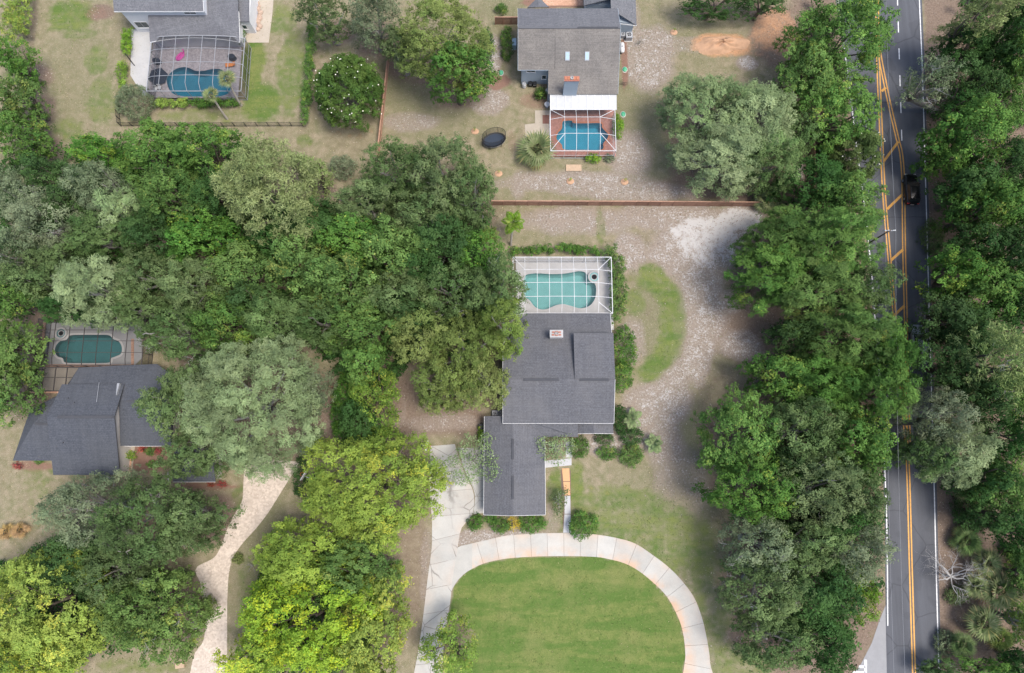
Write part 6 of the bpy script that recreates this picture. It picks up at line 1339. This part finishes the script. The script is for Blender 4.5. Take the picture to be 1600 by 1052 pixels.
fence([(768,321),(980,321.5),(1200,323)], 1.75, 23, 'long brown wooden fence across the sandy lawn below the red deck pool')
fence([(610,84),(603,150),(595,222),(592,250)], 1.6, 9, 'orange brown wooden fence beside the magnolia', 'fence_wood_light'); fence([(774,38.5),(811,38.5)], 1.8, 3, 'short brown fence between the large tree and the brown roofed house')
fence([(1264,318),(1266,268),(1264,205)], 1.75, 6, 'brown wooden fence running up beside the roadside trees'); fence([(518,605),(549,607)], 1.3, 2, 'short dark fence piece right of the great pale oak')
fence([(190,197.5),(330,198),(474,197.5)], 1.25, 16, 'long black picket fence at the foot of the two-storey house garden', name='picket_fence', style='metal'); fence([(189.5,197),(187,178)], 1.25, 2, 'short black picket fence return at the tall loose shrub', name='picket_fence', style='metal')
fence([(203,92),(211,103)], 1.25, 1, 'small white gate between the two hedges of the white paved strip', name='garden_gate', style='metal')

# ------------------------------------------------------------------ cars
def loft(st, mat, name, parent, n=None):
    """closed skin through rings of equal length"""
    m = MB(); k = len(st[0])
    for r in st: m.v += [tuple(p) for p in r]
    for i in range(len(st)-1):
        for j in range(k): m.f.append((i*k+j, i*k+(j+1)%k, (i+1)*k+(j+1)%k, (i+1)*k+j))
    m.f += [tuple(range(k-1,-1,-1)), tuple((len(st)-1)*k+j for j in range(k))]
    me = m.mesh(name, M[mat], True); bm = bmesh.new(); bm.from_mesh(me); bmesh.ops.recalc_face_normals(bm, faces=bm.faces); bm.to_mesh(me); bm.free(); return link(name, me, parent)
def car(u, v, rz, paint, lb):
    x, y, _ = P(u, v, .9); o = empty('car', (x, y, .028), rz); tag(o, lb, 'car')
    def ring(yy, w, zb, zt, b=.1): return [(-w+b,yy,zb),(w-b,yy,zb),(w,yy,zb+b),(w,yy,zt-b*1.3),(w-b*.7,yy,zt-b*.35),(w-b*2.2,yy,zt),(-w+b*2.2,yy,zt),(-w+b*.7,yy,zt-b*.35),(-w,yy,zt-b*1.3),(-w,yy,zb+b)]
    loft([ring(-2.36,.72,.42,.80), ring(-2.28,.86,.30,.98), ring(-2.0,.93,.26,1.05), ring(-.9,.955,.25,1.06), ring(.5,.955,.25,1.06), ring(1.2,.95,.26,1.04), ring(1.9,.92,.28,.96), ring(2.2,.84,.32,.86), ring(2.36,.68,.42,.72)], paint, 'body', o)
    cb = lambda yy, w, z: [(-w,yy,z),(-w*.9,yy,z+.02),(w*.9,yy,z+.02),(w,yy,z),(w,yy,z-.04),(-w,yy,z-.04)]
    m = MB(); B = [(-.82,-2.12,1.04),(.82,-2.12,1.04),(.84,.95,1.04),(-.84,.95,1.04)]; T = [(-.64,-1.72,1.62),(.64,-1.72,1.62),(.66,.12,1.64),(-.66,.12,1.64)]
    for nm, q in (('rear_window', (B[0],B[1],T[1],T[0])), ('windscreen', (B[2],B[3],T[3],T[2])), ('side_window', (B[1],B[2],T[2],T[1])), ('side_window', (B[3],B[0],T[0],T[3]))):
        MB().add(q, [(0,1,2,3)]).build(nm, M['glass_dark'], o)
    loft([cb(-1.86,.60,1.60), cb(-1.72,.67,1.645), cb(-.8,.69,1.69), cb(-.1,.69,1.685), cb(.10,.68,1.66), cb(.2,.6,1.62)], paint, 'roof', o)
    for sx in (-1, 1):
        for p, q in (((sx*.83,-2.12,1.04),(sx*.66,-1.74,1.63)), ((sx*.85,.95,1.04),(sx*.67,.13,1.64)), ((sx*.85,-.55,1.05),(sx*.675,-.6,1.64))): MB().bar(p, q, .09, .05).build('pillar', M[paint], o)
        mi = MB().rbox(sx*1.05-.11,.62,1.0,sx*1.05+.11,.80,1.16,.04).build('mirror', M[paint], o); MB().bar((sx*.92,.70,1.05), (sx*.97,.70,1.06), .05).build('mirror_arm', M['black_plastic'], mi)
        MB().box(sx*.62-.17,2.05,.66,sx*.62+.17,2.30,.80).build('headlight', M['light_lens'], o); MB().box(sx*.70-.15,-2.34,.74,sx*.70+.15,-2.20,.95).build('taillight', M['tail_red'], o); MB().bar((sx*.55,-1.5,1.70), (sx*.55,-.1,1.72), .035).build('roof_rail', M['black_metal'], o)
        for yy in (-1.42, 1.42):
            w = MB().tube([(sx*.74,yy,.35),(sx*.78,yy,.35),(sx*.93,yy,.35),(sx*.97,yy,.35)], [.31,.35,.35,.31], 18).build('wheel', M['rubber'], o); MB().tube([(sx*.95,yy,.35),(sx*.985,yy,.35)], [.21,.19], 14).build('rim', M['grey_metal'], w)
    MB().box(-.26,-2.385,.55,.26,-2.365,.67).build('number_plate', M['white_paint'], o)
car(1425, 295, R(-1.6), 'paint_black', 'black car driving in the right lane past the painted island'); car(1437, 533, R(-2), 'paint_silver', 'silver car half hidden under the roadside crowns')

# ------------------------------------------------------------------ utility pole and wires
tx, ty, tz = P(1391, 360, 10.0); o = empty('utility_pole', (tx, ty, 0)); tag(o, 'utility pole with crossarm rising out of the roadside trees', 'utility pole')
MB().tube([(0,0,-.2),(0,0,4),(0,0,10.1)], [.15,.12,.09], 10).build('mast', M['bark'], o); MB().box(-.75,-.06,9.75,.75,.06,9.9).build('crossarm', M['grey_metal'], o)
for xx in (-.65, -.2, .45, .65): MB().lathe([(.05,9.905),(.075,9.95),(.05,10.0),(.075,10.05),(.03,10.1)], 8, (xx,0,0)).build('insulator', M['white_paint'], o)
for k, (xx, lb) in enumerate(((-.65,'western overhead wire above the road'), (.65,'eastern overhead wire above the road'))):
    pts = []
    for a, b in (((1374,-260),(1391,360)), ((1391,360),(1413,1250))):
        A, B = Vector(P(*a, 9.9)), Vector(P(*b, 9.9)); n = 14
        for i in range(n+(b[1] > 1000)): f = i/n; q = A.lerp(B, f); pts.append((q.x+xx, q.y, 10.05-3.2*f*(1-f)))
    tag(MB().tube(pts, .014, 5).build('overhead_wire', M['grey_metal']), lb, 'wire')

# ------------------------------------------------------------------ garden things
x, y, _ = P(772, 219, .8); o = empty('trampoline', (x, y, 0), R(16)); tag(o, 'oval black trampoline with safety net on the grass beside the dull oaks', 'trampoline'); ra, rb = 1.72, 1.12
el = lambda k, n, a, b, z: (a*math.cos(2*math.pi*k/n), b*math.sin(2*math.pi*k/n), z)
MB().lathe([(1.0,.78),(1.0,.8)], 32, (0,0,0), ra*.86, rb*.82).build('mat', M['navy_vinyl'], o); MB().tube([el(k,32,ra,rb,.8) for k in range(33)], .035, 6).build('frame', M['grey_metal'], o)
m = MB(); n = 32
for k in range(n): m.add([el(k,n,ra*.86,rb*.82,.815), el(k+1,n,ra*.86,rb*.82,.815), el(k+1,n,ra*1.02,rb*1.02,.845), el(k,n,ra*1.02,rb*1.02,.845)], [(3,2,1,0)])
m.build('pad', M['black_plastic'], o); m = MB()
for k in range(n): m.add([el(k,n,ra,rb,.85), el(k+1,n,ra,rb,.85), el(k+1,n,ra*1.03,rb*1.03,2.4), el(k,n,ra*1.03,rb*1.03,2.4)], [(0,1,2,3)])
m.build('safety_net', M['safety_net'], o); MB().tube([el(k,32,ra*1.03,rb*1.03,2.4) for k in range(33)], .03, 6).build('top_ring', M['black_metal'], o)
for k in range(6): p = el(k,6,ra*1.04,rb*1.04,0); MB().tube([p, (p[0],p[1],2.42)], .03, 6).build('pole', M['black_metal'], o)

x, y, _ = P(1128, 68, .4); sc = SCALE(1128, 68); rg = np.random.default_rng(3); m = MB(); n, k = 40, 12; ph = rg.random(8)*6
for j in range(k+1):
    for i in range(n):
        a = 2*math.pi*i/n; f = j/k; rr = f*(1+.12*math.sin(2*a+ph[0])+.09*math.sin(3*a+ph[1])+.06*math.sin(7*a+ph[2])); hh = .9*(1-f*f)**1.3*(1+.25*math.sin(3*a+ph[3]+f*5)+.18*math.sin(6*a+ph[4]-f*9))+rg.normal(0,.03)
        m.v.append((rr*41/sc*math.cos(a), rr*17/sc*math.sin(a), (hh if j < k else -.05)))
for j in range(k):
    for i in range(n): m.f.append((j*n+i, (j+1)*n+i, (j+1)*n+(i+1)%n, j*n+(i+1)%n))
tag(m.build('sand_pile', M['orange_soil'], None, True, loc=(x, y, 0)), 'mound of orange sand at the top of the sandy lawn', 'sand pile')

def hoop(u, v, rz, lb):
    x, y, _ = P(u, v, 3.0); o = empty('basketball_hoop', (x, y, 0), rz); tag(o, lb, 'basketball hoop')
    MB().tube([(0,-.9,-.1),(0,-.9,2.4),(0,-.55,2.9),(0,-.1,3.05)], [.07,.06,.05,.05], 8).build('pole', M['white_metal'], o)
    MB().slab([(-.7,-.05,3.5),(.7,-.05,3.5),(.7,.02,3.5),(-.7,.02,3.5)], .95).build('backboard', M['white_paint'], o); MB().tube([(.23*math.cos(a),.3+.23*math.sin(a),3.05) for a in np.linspace(0, 6.283, 17)], .02, 6).build('rim', M['red_rim'], o)
    MB().rbox(-.4,-1.3,0,.4,-.5,.18,.05).build('base', M['black_plastic'], o)
hoop(667, 697, R(-100), 'white basketball hoop at the top of the concrete drive'); hoop(475, 743, R(60), 'white basketball hoop half under the laurel at the paver driveway')
for u, v, lb in ((742,205,'sapling in an orange dirt ring left of the trampoline'), (779,271,'sapling in an orange dirt ring below the trampoline'), (891,283,'sapling in an orange dirt ring below the wooden step platform'), (976,284,'sapling in an orange dirt ring on the sandy lawn above the long fence'), (1053,50,'sapling in an orange dirt ring left of the orange sand mound')):
    x, y, _ = P(u, v, .1); o = empty('sapling', (x, y, 0)); tag(o, lb, 'sapling'); rg = np.random.default_rng(int(u)); s = dict(STY['shrub'], lobe=.14, ll=.13, lw=.07, mat='leaf_lime')
    MB().lathe([(.62,-.03),(.55,.06),(.35,.1),(.12,.05)], 14, (0,0,0), 1, .85).build('dirt_ring', M['orange_soil'], o, True); me, pts = foliage(rg, .24, .24, .2, s, 'foliage', den=260); link('foliage', me, o, (0,0,.75)); MB().tube([(0,0,0),(.02,0,.4),(0,0,.85)], [.025,.02,.01], 5).build('stem', M['bark'], o)
for u, v, lb in ((974,178,'green plastic lid on the grass right of the white patio roof'), (976.5,108,'green plastic lid at the mulch strip of the brown roofed house'), (783,113,'green plastic lid beside the red mulch bed')):
    x, y, _ = P(u, v, .2); o = empty('sprinkler_lid', (x, y, 0)); tag(o, lb, 'lid'); MB().lathe([(.34,0),(.34,.14),(.26,.2),(.06,.24)], 14, (0,0,0), 1, 1.2).build('cover', M['green_plastic'], o, True); MB().lathe([(.4,-.02),(.42,.03),(.36,.05)], 14, (0,0,0), 1, 1.2).build('collar', M['deck_light'], o)
x, y, _ = P(281, 1040, .3); o = empty('wooden_crate', (x, y, 0), .15); tag(o, 'orange tan wooden crate at the bottom beside the paver driveway', 'crate')
for k in range(4): MB().box(-.55,-.3+k*.155,.4,.55,-.3+k*.155+.14,.43).build('slat', M['wood_tan'], o)
for yy in (-.32, .30): MB().box(-.55,yy,.02,.55,yy+.02,.395).build('side_board', M['wood_tan'], o)
for xx in (-.57, .55): MB().box(xx,-.3,.02,xx+.02,.3,.395).build('end_board', M['wood_tan'], o)
# ------------------------------------------------------------------ loose ground cover: grass tufts and fallen leaves
def in_poly(q, x, y):
    r = np.zeros(len(x), bool); n = len(q)
    for i in range(n):
        a, b = q[i], q[(i+1)%n]; r ^= ((a[1] > y) != (b[1] > y)) & (x < (b[0]-a[0])*(y-a[1])/(b[1]-a[1]+1e-12)+a[0])
    return r
def off_limits(x, y):
    r = np.zeros(len(x), bool)
    for q in PAVED+[deckA, poolD, deckC, deckB]: r |= in_poly(q, x, y)
    return r
def scatter(name, lb, n, weight, mat, ln, wd, up, seed, z=.03):
    rng = np.random.default_rng(seed); k = n*6; x = rng.uniform(-84, 84, k); y = rng.uniform(-32, 76, k)
    i = np.clip(((x-GX[4])/.5).round().astype(int)+4, 0, len(GX)-1); j = np.clip(((y-GY[4])/.5).round().astype(int)+4, 0, len(GY)-1); w = weight(j*len(GX)+i)*(.25+1.5*vnoise(x, y, 1.6, seed+3)**2)
    w = w*~off_limits(x, y)
    ok = rng.random(k) < w; x, y = x[ok][:n], y[ok][:n]; m = len(x); c = np.c_[x, y, np.full(m, z)+rng.random(m)*.05]
    nrm = unit(rng.normal(size=(m, 3))*np.array([1,1,.3])+np.array([0,0,up])); tint = np.c_[np.clip(rng.normal(.55,.25,m),0,1.2), rng.random(m), np.zeros(m)]
    me = leaf_mesh(name, c, nrm, rng.normal(size=(m, 3)), ln*rng.uniform(.6,1.5,m), wd*rng.uniform(.6,1.5,m), tint, mat); tag(link(name, me), lb, kind='stuff')
leafmat('leaf_turf', (.085,.140,.036), (.175,.210,.070)); leafmat('leaf_straw', (.26,.21,.12), (.40,.33,.21), None, .1); leafmat('leaf_fallen', (.20,.13,.085), (.50,.44,.38), None, .1)
open_ = lambda i: np.clip(1-Z['litter'][i]*.9, 0, 1)
scatter('grass', 'short green turf blades on the lawns', 36000, lambda i: np.clip(Z['lush'][i]*.9+Z['green'][i]*.35+.05, 0, 1), 'leaf_turf', .15, .07, .9, 401)
scatter('dry_grass', 'straw coloured dry grass tufts on the thin lawns', 32000, lambda i: np.clip(.55-Z['lush'][i]*.5-Z['sand'][i]*.1, 0, 1)*open_(i), 'leaf_straw', .17, .07, .8, 402)
scatter('fallen_leaves', 'pale and brown fallen leaves on sand and bare ground', 32000, lambda i: np.clip(Z['sand'][i]*.7+Z['litter'][i]*.45, 0, 1), 'leaf_fallen', .17, .10, 1.4, 403, .02)
